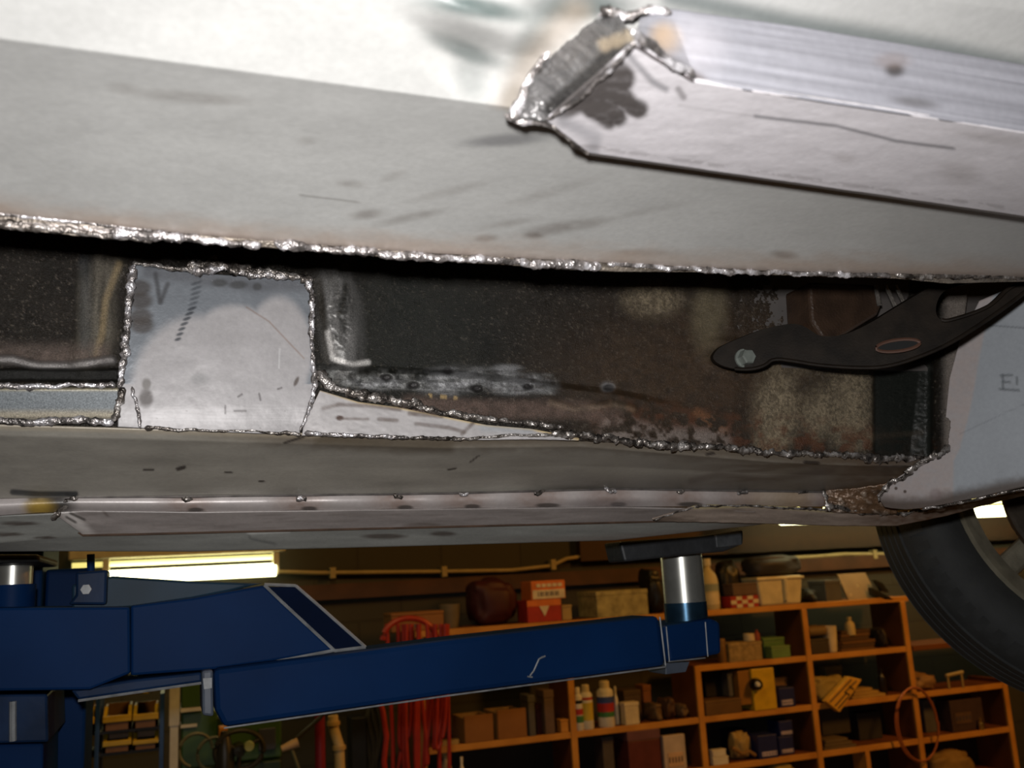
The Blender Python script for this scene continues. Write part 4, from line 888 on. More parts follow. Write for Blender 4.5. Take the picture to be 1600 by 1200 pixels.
def spn(p0, p1, z, Y): return xsolve(p0, Y, z), xsolve(p1, Y, z)
def hgt(p, ty, z, Y): return float(at(p, ty, Y)[2])-z
def base(o, lab, cat, group=None): return tag(recenter(o), lab, cat, group)
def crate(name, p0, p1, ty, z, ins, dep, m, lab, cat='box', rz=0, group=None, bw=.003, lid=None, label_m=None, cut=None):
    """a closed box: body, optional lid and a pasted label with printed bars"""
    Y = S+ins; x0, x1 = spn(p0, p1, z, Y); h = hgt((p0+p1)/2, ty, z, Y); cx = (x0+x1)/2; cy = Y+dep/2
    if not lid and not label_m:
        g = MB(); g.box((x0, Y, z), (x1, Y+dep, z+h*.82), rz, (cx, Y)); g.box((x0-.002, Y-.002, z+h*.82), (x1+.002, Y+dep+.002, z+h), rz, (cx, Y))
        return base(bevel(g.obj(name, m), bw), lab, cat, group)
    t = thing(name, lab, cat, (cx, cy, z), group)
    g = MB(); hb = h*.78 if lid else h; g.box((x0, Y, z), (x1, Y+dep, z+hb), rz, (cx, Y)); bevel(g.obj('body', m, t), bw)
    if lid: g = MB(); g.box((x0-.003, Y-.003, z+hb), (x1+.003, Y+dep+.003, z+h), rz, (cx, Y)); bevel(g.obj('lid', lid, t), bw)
    if label_m:
        lm, (u0, u1, v0, v1) = label_m; w = x1-x0
        g = MB(); g.box((x0+w*u0, Y-.0035, z+h*v0), (x0+w*u1, Y-.0005, z+h*v1), rz, (cx, Y)); g.obj('label', lm, t)
        g = MB(); n = 5
        for k in range(n): g.box((x0+w*(u0+(u1-u0)*(k+.3)/n), Y-.0045, z+h*(v0+(v1-v0)*.3)), (x0+w*(u0+(u1-u0)*(k+.7)/n), Y-.0035, z+h*(v0+(v1-v0)*.7)), rz, (cx, Y))
        g.obj('print', mat('dark_print', (.05, .05, .09), .6), t)
    return t
def can(p0, p1, ty, z, ins, body, lab, cat='can', bands=(), capm=None, seg=20, shape='spray', group=None):
    Y = S+ins; x0, x1 = spn(p0, p1, z, Y); r = (x1-x0)/2; h = hgt((p0+p1)/2, ty, z, Y); c = ((x0+x1)/2, Y+r, z)
    t = thing({'spray': 'spray_can', 'bottle': 'bottle', 'jar': 'jar', 'cup': 'cup'}[shape], lab, cat, c, group)
    if shape == 'spray': pr = [(r*.94, 0), (r, h*.02), (r, h*.76), (r*.9, h*.80), (r*.55, h*.85), (r*.5, h*.86)]; cp = [(r*.6, h*.84), (r*.6, h*.98), (r*.45, h), (0, h)]
    elif shape == 'bottle': pr = [(r*.9, 0), (r, h*.03), (r, h*.55), (r*.85, h*.68), (r*.38, h*.8), (r*.36, h*.88)]; cp = [(r*.45, h*.86), (r*.45, h), (0, h)]
    elif shape == 'jar': pr = [(r*.9, 0), (r, h*.05), (r, h*.72), (r*.88, h*.8), (r*.85, h*.84)]; cp = [(r*.98, h*.82), (r*.98, h*.98), (r*.9, h), (0, h)]
    else: pr = [(r*.75, 0), (r*.9, h*.4), (r, h), (r*.9, h), (r*.8, h*.4), (0, h*.1)]; cp = None
    g = MB(); g.lathe(pr, c, seg); g.obj('body', body, t, True)
    if cp: g = MB(); g.lathe(cp, c, seg); g.obj('cap', capm or body, t, True)
    for a, b, m in bands:
        g = MB(); g.lathe([(r*1.012, h*a), (r*1.015, h*b)], c, seg); g.obj('label_band', m, t, True)
    return t
def lump(name, p0, p1, ty, z, ins, dep, m, lab, cat='bag', seed=0, rough=.25, group=None, flat=1.0):
    """a soft, crumpled thing"""
    Y = S+ins; x0, x1 = spn(p0, p1, z, Y); h = hgt((p0+p1)/2, ty, z, Y); bm = bmesh.new(); bmesh.ops.create_icosphere(bm, subdivisions=4, radius=1)
    for v in bm.verts:
        p = v.co.copy(); n = float(fbm(np.array(p.x*1.7+seed*3+9), np.array(p.z*1.7+p.y*1.3+9), seed, 3))-.5; k = 1+rough*2*n
        sq = lambda a: math.copysign(abs(a)**.65, a)
        v.co = Vector((sq(p.x)*k*(x1-x0)/2, sq(p.y)*k*dep/2, max(-.5, sq(p.z)*.5*k)*h*flat))
    lo = min(v.co.z for v in bm.verts); hi = max(v.co.z for v in bm.verts)
    for v in bm.verts: v.co.z = (v.co.z-lo)/(hi-lo)*h
    me = bpy.data.meshes.new(name); bm.to_mesh(me); bm.free(); me.materials.append(m); me.polygons.foreach_set('use_smooth', [True]*len(me.polygons))
    o = bpy.data.objects.new(name, me); COL.objects.link(o); o.location = ((x0+x1)/2, Y+dep/2, z); return tag(o, lab, cat, group)
def C_(n, c, r=.6, **k): return mat(n, c, r, **k)
RED = C_('red_card', (.45, .03, .02)); ORG = C_('orange_card', (.75, .20, .04)); CRM = C_('cream_card', (.75, .66, .45)); BRN = C_('brown_card', (.26, .15, .06), scale=10)
DRK = C_('black_plastic', (.012, .012, .013), .45); TAN = C_('tan_card', (.42, .31, .12), scale=9); DRED = C_('dark_red_plastic', (.05, .005, .007), .6); GRN = C_('green_tin', (.10, .22, .07), .5)
LGR = C_('light_green_tin', (.16, .30, .10), .5); NAVY = C_('navy_card', (.012, .02, .13), .5); YEL = C_('yellow_steel', (.72, .48, .03), .4); KHK = C_('khaki_paper', (.40, .31, .09), .75, scale=12)
WHT = C_('white_plastic', (.80, .78, .72), .4); GRY = C_('grey_plastic', (.10, .10, .10), .6); CTUB = C_('cream_tub', (.72, .65, .42), .45); MRN = C_('maroon_plastic', (.13, .03, .03), .5); WBOX = C_('dark_pine_box', (.30, .13, .035), .6, scale=8)
WBOXD = C_('old_wood_box', (.32, .2, .08), .65, scale=8); LILA = C_('lilac_print', (.55, .5, .7)); BLK2 = C_('charcoal_bag', (.035, .035, .042), .6); PUR = C_('dull_purple', (.16, .07, .09), .6)
T1, T2, T3, T4 = ZR_[0]+.0005, ZR_[1]+.0005, ZR_[2]+.0005, ZR_[3]+.0005
# --- on the top board
crate('tray', 612, 694, 956, T1, .01, .16, WBOX, 'shallow orange wooden tray at the left end of the top board', 'tray', bw=.004)
can(692, 724, 944, T1, .05, C_('grey_tan_tub', (.16, .13, .08)), 'small grey tapered tub beside the orange tray', 'tub', shape='cup')
lump('bag', 742, 816, 900, T1, .03, .16, DRED, 'crumpled dark red bag on the top board behind the red box', 'bag', 3, .3)
t = thing('parts_box', 'red carton with white triangle on the top board', 'box', (2.0, S+.06, T1))
Y = S+.0; x0, x1 = spn(825, 878, T1, Y); h1 = hgt(850, 937, T1, Y); g = MB(); g.box((x0, Y, T1), (x1, Y+.14, T1+h1)); bevel(g.obj('body', RED, t), .003)
g = MB(); g.box((x0, Y-.002, T1+h1*.72), (x1, Y+.0, T1+h1)); g.obj('orange_band', ORG, t)
g = MB(); cx = (x0+x1)/2; g.prism([(cx-.024, Y-.003, T1+h1*.72), (cx+.024, Y-.003, T1+h1*.72), (cx, Y-.003, T1+h1*.25)], (0, .002, 0)); g.obj('triangle_mark', CRM, t)
t = thing('parts_box', 'orange and cream carton stacked on the red carton with white triangle', 'box', (2.03, S+.06, T1+h1))
x0, x1 = spn(831, 884, T1+h1, Y); h2 = hgt(857, 907, T1+h1, Y); z0 = T1+h1+.0005; g = MB(); g.box((x0, Y, z0), (x1, Y+.14, z0+h2)); bevel(g.obj('body', ORG, t), .003)
g = MB(); g.box((x0+.006, Y-.002, z0+.004), (x1-.004, Y, z0+h2*.52)); g.obj('label', CRM, t)
g = MB()
for k in range(9): g.box((x0+.03+k*.012, Y-.003, z0+h2*.18), (x0+.03+k*.012+.005+.003*(k % 2), Y-.002, z0+h2*.42))
g.obj('barcode', C_('barcode_ink', (.12, .1, .1)), t)
g = MB()
for k in range(5): g.box((x0+.025+k*.026, Y-.003, z0+h2*.66), (x0+.045+k*.026, Y-.0, z0+h2*.84))
g.obj('print', CRM, t)
crate('carton', 879, 894, 945, T1, .03, .1, TAN, 'narrow tan carton half behind the red carton')
crate('carton', 934, 1014, 922, T1, .0, .22, C_('mottled_card', (.45, .40, .18), scale=30, var=.5), 'large mottled tan carton behind the arm on the top board', lid=None)
lump('bag', 1018, 1044, 886, T1, .04, .14, DRK, 'black bag slumped between the tan carton and the ram', 'bag', 5, .3)
can(1104, 1132, 872, T1, .0, C_('cream_bottle', (.62, .55, .33)), 'tall cream bottle with printed label just right of the ram', 'bottle', [(.1, .32, CRM), (.36, .5, C_('pale_blue_print', (.3, .36, .32)))], WHT, shape='bottle')
lump('bag', 1134, 1168, 874, T1, .11, .11, DRK, 'black bag bulging behind the red chequered packet', 'bag', 8, .35)
t = crate('packet', 1143, 1186, 931, T1, .0, .09, RED, 'red and cream chequered packet on the top board', 'packet')
Y = S; x0, x1 = spn(1143, 1186, T1, Y); h = hgt(1165, 931, T1, Y)
g = MB()
for a in range(5):
    for b in range(3):
        if (a+b) % 2: g.box((x0+(x1-x0)*a/5, Y-.003, T1+h*b/3), (x0+(x1-x0)*(a+1)/5, Y-.0015, T1+h*(b+1)/3))
o = g.obj('chequer_print', CRM, t); o.location = -t.location; o.matrix_parent_inverse = Matrix.Identity(4)
crate('carton', 1146, 1184, 911, T1+h+.003, .004, .09, C_('grey_brown_card', (.14, .09, .07)), 'small grey brown carton lying on the chequered packet')
# cream tub with a dark bag draped over
Y = S; x0, x1 = spn(1186, 1256, T1, Y); h = hgt(1220, 900, T1, Y); t = thing('plastic_tub', 'cream plastic tub with ribbed corner under the charcoal bag', 'tub', ((x0+x1)/2, S+.1, T1))
g = MB(); b_ = .014; g.add([(x0+b_, Y, T1), (x1-b_, Y, T1), (x1-b_, Y+.17, T1), (x0+b_, Y+.17, T1), (x0, Y-.004, T1+h), (x1+.008, Y-.004, T1+h), (x1+.008, Y+.18, T1+h), (x0, Y+.18, T1+h)], [(0, 3, 2, 1), (4, 5, 6, 7), (0, 1, 5, 4), (1, 2, 6, 5), (2, 3, 7, 6), (3, 0, 4, 7)]); bevel(g.obj('body', CTUB, t), .012, 3)
g = MB(); g.box((x0-.004, Y-.012, T1+h*.88), (x1+.012, Y+.185, T1+h*.97)); bevel(g.obj('rim', CTUB, t), .004)
g = MB(); xm = x0+(x1-x0)*.60; g.tube([(xm, Y-.006, T1+.02), (xm, Y-.009, T1+h*.9)], .012, 8); g.obj('rib', CTUB, t, True)
lump('bag', 1180, 1262, 866, T1+h+.002, .0, .18, BLK2, 'charcoal bag heaped on the cream tub', 'bag', 12, .22)
lump('rag', 1264, 1282, 918, T1, .0, .12, DRK, 'black rag heap right of the cream tub', 'rag', 15, .3)
crate('tin', 1270, 1282, 928, T1, .13, .1, C_('brown_tin', (.10, .06, .03)), 'low brown tin behind the black rag', 'tin')
crate('toolbox', 1292, 1316, 906, T1, .02, .14, GRY, 'dark grey toolbox left of the drilled board', 'box')
# drilled board leaning
Y = S+.03; x0, x1 = spn(1326, 1372, T1, Y); h = hgt(1350, 895, T1, Y); t = thing('drilled_board', 'tan board with two drilled holes leaning on the top shelf end', 'board', ((x0+x1)/2, Y, T1))
g = MB(); g.prism([(x0, Y, T1), (x1, Y, T1), (x1-.02, Y+.05, T1+h), (x0-.01, Y+.05, T1+h)], (0, .012, 0)); g.obj('board', C_('tan_board', (.30, .20, .10), scale=14), t)
for u, v in ((.12, .18), (.45, .5)):
    g = MB(); c = (x0+(x1-x0)*u, Y-.001+.05*v, T1+h*v); g.lathe([(.008, 0), (.008, -.002)], c, 12, 'y'); g.obj('screw', C_('pale_screw', (.7, .6, .4)), t)
Y = S; t = thing('bracket', 'black angled bracket at the right end of the top board', 'bracket', (3.5, Y, T1))
g = MB(); pts = [(1362, 918), (1392, 934), (1396, 937), (1384, 937), (1364, 930)]; g.prism([at(x, y, Y) for x, y in pts], (0, .03, 0)); g.obj('plate', DRK, t)
g = MB(); g.prism([at(x, y, Y) for x, y in [(1368, 906), (1378, 910), (1390, 926), (1380, 924)]], (0, .03, 0)); g.obj('arm', DRK, t)
# --- second row, bay under the cream tub
crate('wooden_block', 1141, 1192, 1003, T2, .0, .1, C_('weathered_block', (.42, .30, .13), scale=40, var=.5), 'weathered wooden block on the second row beside green tins', 'block', bw=.002)
zb_ = T2+hgt(1166, 1003, T2, S)+.001
can(1168, 1183, 990, zb_, .01, CRM, 'small cream pot standing on the weathered block', 'pot', shape='jar')
can(1182, 1190, 984, zb_, .01, C_('rust_red_glass', (.3, .06, .03)), 'tiny red brown bottle beside the cream pot', 'bottle', shape='bottle')
can(1127, 1139, 998, T2, .01, C_('brown_jar', (.22, .12, .04)), 'small brown jar left of the weathered block', 'jar', shape='jar')
crate('tin_box', 1195, 1228, 996, T2, .06, .1, GRN, 'green tin box, the taller one at the back of the pair', 'tin')
crate('tin_box', 1207, 1236, 1009, T2, .0, .055, LGR, 'light green tin box in front of the taller green one', 'tin')
# bay right of it
can(1297, 1316, 978, T2, .03, CRM, 'round cream rimmed cup lying among dark planks', 'cup', shape='cup')
crate('carton', 1269, 1297, 998, T2, .02, .15, C_('dark_card', (.05, .04, .03)), 'dark carton in the second row right bay')  # plain dark card
x0, x1 = spn(1269, 1296, T2, S); zz = T2+hgt(1278, 996, T2, S+.02)+.002
for k in range(2):
    g = MB(); g.tube([(x0+.02, S+.05+k*.06, zz+.027), (x1+.02, S+.05+k*.06, zz+.027)], .026, 16); tag(recenter(g.obj('cardboard_tube', C_('tube_card', (.20, .13, .05)), None, True)), ['brown cardboard tube on the dark carton, the front one', 'brown cardboard tube on the dark carton, the rear one'][k], 'tube', 'cardboard tubes')
can(1328, 1341, 964, zz-.01, .04, C_('cream_plastic', (.6, .5, .25)), 'small cream bottle high among the stacked offcuts', 'bottle', shape='bottle')
gk = 'wood offcuts stacked in the second row'
for k in range(6):
    xa, xb = spn(1319+k*2, 1368+(k % 3)*4, T2, S); g = MB(); z = T2+k*.0165; g.box((xa, S+.01+.01*k, z), (xb, S+.12, z+.014), .05*(k % 3-1)); base(g.obj('offcut', C_('offcut_wood%d' % (k % 2), ((.16, .08, .03), (.09, .05, .025))[k % 2], scale=10)), 'thin wooden offcut in the stack beside the round cup, %s' % ['at the bottom', 'resting on the lowest', 'third from the bottom', 'third from the top', 'just under the top one', 'topmost'][k], 'offcut', gk)
lump('cloth', 1380, 1391, 980, T2, .04, .12, C_('dark_cloth', (.03, .022, .018)), 'dark cloth bundle against the right divider', 'cloth', 21, .3)
# --- third row, bay with yellow cabinet
Y = S-.005; x0, x1 = spn(1180, 1215, T3, Y); h = hgt(1197, 1044, T3, Y); t = thing('yellow_cabinet', 'bright yellow steel case with shiny black round knob', 'case', ((x0+x1)/2, S+.05, T3))
g = MB(); g.box((x0, Y, T3), (x1, Y+.12, T3+h)); bevel(g.obj('body', YEL, t), .003)
xl = spn(1161, 1180, T3, Y)[0]; g = MB(); g.box((xl, Y+.015, T3+.03), (x0, Y+.11, T3+h*.98)); bevel(g.obj('side_panel', C_('ochre_steel', (.30, .14, .02)), t), .003)
g = MB(); g.lathe([(0, -.04), (.022, -.036), (.030, -.02), (.030, 0), (0, .001)], (x0+.012, Y, T3+h*.64), 24, 'y'); g.obj('knob', C_('gloss_black', (.01, .01, .01), .12), t, True)
g = MB(); g.lathe([(0, -.052), (.010, -.05), (.013, -.038), (0, -.036)], (x0+.002, Y, T3+h*.66), 16, 'y'); g.obj('cap', C_('knob_glint', (.9, .9, .85), .2), t, True)  # white disc painting the glint on the shiny black ball
t = crate('tin_box', 1220, 1244, 1074, T3, .0, .1, NAVY, 'navy blue box with pale label right of the yellow case', 'box', label_m=(LILA, (.1, .8, .12, .38)))
crate('carton', 1214, 1234, 1057, T3, .12, .06, BRN, 'brown carton behind the navy box')
crate('upright_case', 1104, 1130, 1046, T3+.07, .10, .08, DRK, 'black case standing in shadow left of the yellow case', 'case')
crate('upright_case', 1140, 1147, 1050, T3+.07, .04, .08, GRY, 'slim grey case between the black case and the yellow one', 'case')
crate('tray', 1104, 1160, 1093, T3, .0, .2, C_('brown_tray', (.15, .08, .03)), 'flat brown tray holding the black and grey cases', 'tray')
# bay 3
lump('paper_bag', 1274, 1330, 1056, T3, .03, .14, KHK, 'khaki paper sack in the bay left of the bottle', 'bag', 31, .3)
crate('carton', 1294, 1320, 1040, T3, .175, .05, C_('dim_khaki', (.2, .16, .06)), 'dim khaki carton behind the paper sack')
t = thing('striped_box', 'yellow box with black stripes hanging tilted off the shelf edge', 'box', at(1316, 1084, S-.02))
P_ = [(1292, 1092), (1331, 1055), (1345, 1064), (1313, 1113), (1298, 1108)]
P_ = [(1291, 1096), (1327, 1057), (1347, 1062), (1312, 1113)]
g = MB(); g.prism([at(x, y, S-.04) for x, y in P_], (0, .038, 0)); bevel(g.obj('body', C_('yellow_orange_card', (.8, .45, .05)), t), .003)
for a, b in (((1297, 1097), (1330, 1062)), ((1305, 1103), (1322, 1084)), ((1320, 1082), (1338, 1064)), ((1310, 1107), (1326, 1088)), ((1320, 1081), (1328, 1086)), ((1327, 1072), (1334, 1077))):
    g = MB(); g.tube([at(*a, S-.042), at(*b, S-.042)], .0032, 6); g.obj('stripe', C_('black_ink', (.03, .02, .02)), t)
for k in range(3):
    xa, xb = spn(1334+k*4, 1386, T3, S); g = MB(); z = T3+.001+k*.0145; g.box((xa, S+.01+k*.01, z), (xb-k*.03, S+.1, z+.013), .04*k); base(g.obj('offcut', C_('yellow_lath', (.5, .33, .09), scale=10)), 'pale lath in the bay right of the striped box, %s' % ['lowest', 'middle', 'uppermost'][k], 'offcut', 'pale laths')
can(1380, 1390, 1044, T3, .06, C_('dark_glass', (.02, .018, .02), .2), 'dark slim bottle against the divider in the third row', 'bottle', shape='bottle')
lump('rag', 1432, 1466, 1050, T3, .02, .12, C_('tan_rag', (.34, .2, .08)), 'tan rag heap on the third row left of the tyre', 'rag', 41, .45)
g = MB(); z = T3+.06; a = at(1478, 1056, S); b = at(1504, 1050, S); g.tube([a, b], .009, 8); g.tube([a+np.array([.01, 0, 0]), (a[0]+.01, S, T3)], .006, 6); g.tube([b-np.array([.01, 0, 0]), (b[0]-.01, S, T3)], .006, 6); tag(recenter(g.obj('wooden_stick', TAN)), 'tan wooden handle raised on two pegs beside the tyre', 'handle')
# bay with spray cans
REDB = C_('red_print', (.5, .03, .03)); GRNB = C_('green_print', (.05, .22, .07)); YELB = C_('yellow_print', (.65, .5, .05)); BLUB = C_('blue_print', (.04, .08, .35))
can(902, 915, 1074, T3, .0, WHT, 'white spray can with green and red bands, leftmost of the row', 'can', [(.18, .34, GRNB), (.36, .5, REDB), (.62, .7, DRK)], WHT, group='spray cans')
can(913, 932, 1070, T3, .0, WHT, 'white spray can with broad yellow label', 'can', [(.2, .6, YELB), (.66, .72, REDB)], CRM, group='spray cans')
can(942, 966, 1064, T3, .0, WHT, 'largest spray can, with green, red and blue bands', 'can', [(.22, .33, GRNB), (.33, .52, REDB), (.52, .66, BLUB)], CRM, group='spray cans')
can(963, 970, 1072, T3, .05, WHT, 'slim white bottle peeping out behind the largest spray can', 'bottle', shape='bottle')
crate('carton', 978, 1000, 1097, T3, .0, .05, CRM, 'small cream carton right of the spray cans')
crate('carton', 978, 1004, 1078, T3, .08, .1, C_('dark_brown_card', (.08, .05, .03)), 'dark brown carton behind the small cream one')  # one even dark brown card
crate('carton', 1008, 1020, 1070, T3, .15, .08, C_('rust_card', (.25, .09, .03)), 'narrow rust coloured carton on the third row')
for i, (p0, p1, ty, c) in enumerate([(1022, 1040, 1098, (.13, .08, .04)), (1043, 1060, 1090, (.10, .05, .025)), (1064, 1080, 1100, (.15, .10, .06))]):
    lump('rag', p0, p1, ty, T3, .01, .12, C_('rag%d' % i, c), ['brown rag, left in the heap under the arm end', 'dark brown rag, middle of the heap under the arm end', 'dusty rag, right in the heap under the arm end'][i], 'rag', 50+i, .4, 'rags under the arm end')
# bay with wooden boxes
for i, (p0, p1, ty) in enumerate([(727, 772, 1117), (779, 824, 1108)]):
    Y = S+.0; x0, x1 = spn(p0, p1, T3, Y); h = hgt((p0+p1)/2, ty, T3, Y); t = thing('wooden_box', ['wooden drawer box, the lower left one on the third row', 'wooden drawer box, the taller one nearer the spray cans'][i], 'box', ((x0+x1)/2, Y+.1, T3), 'wooden drawer boxes')
    g = MB(); g.box((x0, Y, T3), (x1, Y+.012, T3+h)); bevel(g.obj('front', WBOX, t), .002)
    g = MB(); g.box((x0, Y+.012, T3), (x0+.01, Y+.2, T3+h*.9)); g.box((x1-.01, Y+.012, T3), (x1, Y+.2, T3+h*.9)); g.box((x0+.01, Y+.19, T3), (x1-.01, Y+.2, T3+h*.9)); g.box((x0+.01, Y+.012, T3), (x1-.01, Y+.19, T3+.01)); g.obj('sides', WBOXD, t)
x0, x1 = spn(768, 800, T3, S+.1); 
crate('upright_case', 828, 838, 1086, T3, .0, .1, GRY, 'narrow grey upright case right of the drawer boxes', 'case')
crate('carton', 840, 848, 1100, T3, .03, .1, DRED, 'dark red carton between two upright cases')
crate('upright_case', 853, 868, 1078, T3, .0, .1, C_('brown_grey_case', (.15, .10, .08)), 'brown grey upright case left of the spray cans', 'case')
crate('wooden_block', 877, 889, 1124, T3, -.012+.012, .05, WOOD, 'little orange wooden block at the foot of the divider', 'block')
g = MB(); x0, x1 = spn(690, 718, T3, S); g.box((x0, S+.01, T3), (x1, S+.05, T3+.02), .12); base(g.obj('offcut', TAN), 'tan batten lying left of the drawer boxes', 'offcut')
# --- fourth row
can(690, 712, 1174, T4, .01, C_('cloudy_plastic', (.35, .3, .22), .3), 'cloudy plastic bottle behind the red hoses', 'bottle', capm=TAN, shape='bottle')
can(720, 730, 1183, T4, .0, WHT, 'slim white tube bottle right of the cloudy one', 'bottle', shape='bottle')
crate('carton', 985, 1035, 1140, T4, .0, .18, MRN, 'tall maroon carton in the fourth row', lid=PUR)
t = crate('folder', 1040, 1074, 1148, T4, .02, .03, C_('pale_mag', (.6, .52, .48)), 'pale printed folder standing right of the maroon carton', 'folder', label_m=(C_('peach_print', (.7, .5, .35)), (.15, .85, .1, .5)))
crate('carton', 945, 962, 1150, T4, .05, .1, C_('dim_grey_card', (.09, .08, .08)), 'dim grey carton left of the maroon one')  # one even dim grey card
crate('packet', 1115, 1139, 1182, T4, .0, .03, WHT, 'white packet at the front of the fourth row, the lower', 'packet'); 
zz = T4+hgt(1127, 1182, T4, S)+.001; crate('packet', 1114, 1135, 1171, zz, .0, .03, WHT, 'white packet lying on top of the lower white packet', 'packet')
NB = 'navy parts boxes'
for i, (p0, p1, ty, z, ins) in enumerate([(1187, 1217, 1148, T4, 0), (1219, 1242, 1150, T4, .03)]):
    crate('parts_box', p0, p1, ty, z, ins, .1, NAVY, ['navy parts box with pale label, left of the fourth row stack', 'navy parts box with pale label, lower right of the stack'][i], 'box', label_m=(LILA, (.15, .9, .12, .3)), group=NB)
zz = T4+hgt(1230, 1150, T4, S+.03)+.001; crate('parts_box', 1219, 1240, 1126, zz, .03, .1, NAVY, 'navy parts box with pale label, top of the right stack', 'box', label_m=(LILA, (.1, .9, .12, .32)), group=NB)
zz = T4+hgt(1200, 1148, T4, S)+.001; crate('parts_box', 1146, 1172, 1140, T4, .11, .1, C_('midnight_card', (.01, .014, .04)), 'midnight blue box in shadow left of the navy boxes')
g = MB(); P = [at(x, y, S+.02) for x, y in [(1143, 1168), (1150, 1172), (1160, 1178), (1170, 1174), (1180, 1180)]]; g.tube(P, .009, 8); tag(recenter(g.obj('hose', C_('tan_hose', (.25, .14, .05)), None, True)), 'tan hose end curling over the fourth row', 'hose')
t = lump('glove', 1150, 1176, 1142, T4, .04, .05, TAN, 'tan work glove heaped on the fourth row', 'glove', 61, .5)
lump('cloth', 1218, 1256, 1190, ZR_[4], .0, .12, KHK, 'khaki cloth bulging in the lowest bay under the navy boxes', 'cloth', 62, .3)
for k in range(3):
    xa, xb = spn(1292, 1340-k*6, T4, S); g = MB(); z = T4+k*.016; g.box((xa, S+.01, z), (xb, S+.12, z+.014), .06*(k-1)); base(g.obj('offcut', C_('grey_lath', (.15, .11, .06), scale=10)), 'dusty lath in the fourth row right of the navy boxes, %s' % ['bottom', 'middle', 'top'][k], 'offcut', 'dusty laths')
crate('carton', 1286, 1330, 1104, T4+.05, .10, .1, C_('blackish_card', (.045, .04, .035)), 'blackish carton resting over the dusty laths')  # one even blackish card
crate('carton', 1344, 1380, 1112, T4, .12, .08, C_('blackish_card2', (.03, .03, .032)), 'black carton behind the copper coil')  # one even black card
t = crate('carton', 1490, 1540, 1092, T4, .03, .1, C_('plum_card', (.06, .035, .035)), 'dark plum carton with a small yellow tag', label_m=(C_('dim_print', (.12, .07, .05)), (.1, .6, .25, .6)))
lump('cloth', 1470, 1530, 1172, ZR_[4], .0, .14, C_('khaki_brown_cloth', (.3, .19, .06)), 'brown khaki cloth at the lower right beneath the plum carton', 'cloth', 63, .25)
crate('carton', 1448, 1466, 1092, T4, .1, .1, GRY, 'dark grey carton behind the right side of the copper coil')
g = MB(); g.lathe([(.012, 0), (.014, .01), (.012, .035), (.005, .04), (.005, .06), (0, .06)], (xsolve(1536, S, T4), S+.01, T4), 12); base(g.obj('brass_fitting', C_('brass', (.6, .4, .12), .3, metal=.8), None, True), 'small brass fitting in front of the plum carton', 'fitting')
# copper coloured coil hung on the shelf front
P = []
c = at(1431, 1132, S-.03)
for k in range(97):
    a = 2*math.pi*k/48; r = .125+.004*math.sin(a*.5); P.append((c[0]+r*math.cos(a)*1.0, S-.035-.012*(k/96), c[2]+.175*math.sin(a)+.004*(k > 48)))
g = MB(); g.tube(P, .0045, 8); tag(g.obj('tube_coil', C_('copper_tube', (.5, .16, .06), .4, metal=.3), None, True), 'thin copper coloured tube coiled and hung on the shelf front', 'coil')
# --- red air hoses hanging at the left end of the shelves
HR = C_('red_hose_rubber', (.42, .03, .02), .45)
hose = thing('air_hose', 'red air hoses hanging in loops at the left end of the shelves', 'hose', (.9, S-.12, 1.35))
rnd = random.Random(3)
for k in range(9):
    x0 = 606+k*10+rnd.uniform(-3, 3); x1 = x0+rnd.uniform(18, 34); yb = rnd.choice([1170, 1195, 1230, 1250]); Yh = S-.09-.012*(k % 4); P = []
    for i in range(25):
        u = i/24; y = 975+(yb-975)*math.sin(math.pi*u)**.7; x = x0+(x1-x0)*u+4*math.sin(u*9+k); P.append(at(x, y, Yh))
    g = MB(); g.tube(P, .0085, 8); g.obj('loop', HR, hose, True)
g = MB(); P = [at(640+42*math.cos(a), 1000+34*math.sin(a), S-.10) for a in np.linspace(-math.pi, 0.1, 20)]; g.tube(P, .012, 8); g.obj('loop', HR, hose, True)
g = MB(); g.tube([at(650, 978, S-.10), at(650, 978, S-.003)], .008, 8); g.obj('hook', C_('hook_steel', (.1, .1, .1)), hose, True)
g = MB(); P = [at(x, y, S-.1) for x, y in [(587, 1080), (598, 1110), (604, 1150), (600, 1190), (606, 1240)]]; g.tube(P, .011, 8); g.obj('tail', HR, hose, True)
GH = C_('grey_cable_rubber', (.06, .055, .045))
hc = thing('cable', 'grey cables hanging left of the red hoses', 'cable', (.5, S, 1.2))
for k in range(4):
    g = MB(); g.tube([at(574+k*6+4*math.sin(i*.7+k), 1060+i*12, WY-.03-.01*k) for i in range(14)], .006, 6); g.obj('strand', GH, hc, True)

# ================================================================== WORKBENCH CORNER BEHIND THE COLUMN
BY = 3.35
BX0 = float(at(120, 1180, BY)[0])-.4; BX1 = float(at(600, 1180, BY)[0])
bz = .62
bench = thing('workbench', 'dark steel workbench behind the blue column carrying bins and a green machine', 'bench', ((BX0+BX1)/2, BY+.3, 0))
BST = C_('bench_steel', (.03, .035, .03), .5, scale=10)
g = MB(); g.box((BX0, BY-.1, bz-.04), (BX1-.35, BY+.62, bz)); bevel(g.obj('top', BST, bench), .004)
for x in (BX0+.05, BX1-.42):
    for y in (BY-.06, BY+.55): g = MB(); g.box((x, y, 0), (x+.05, y+.05, bz-.04)); g.obj('leg', BST, bench)
BINY = C_('yellow_bin_plastic', (.62, .42, .02), .45); BIND = C_('brown_bin_shade', (.20, .09, .02), .5)
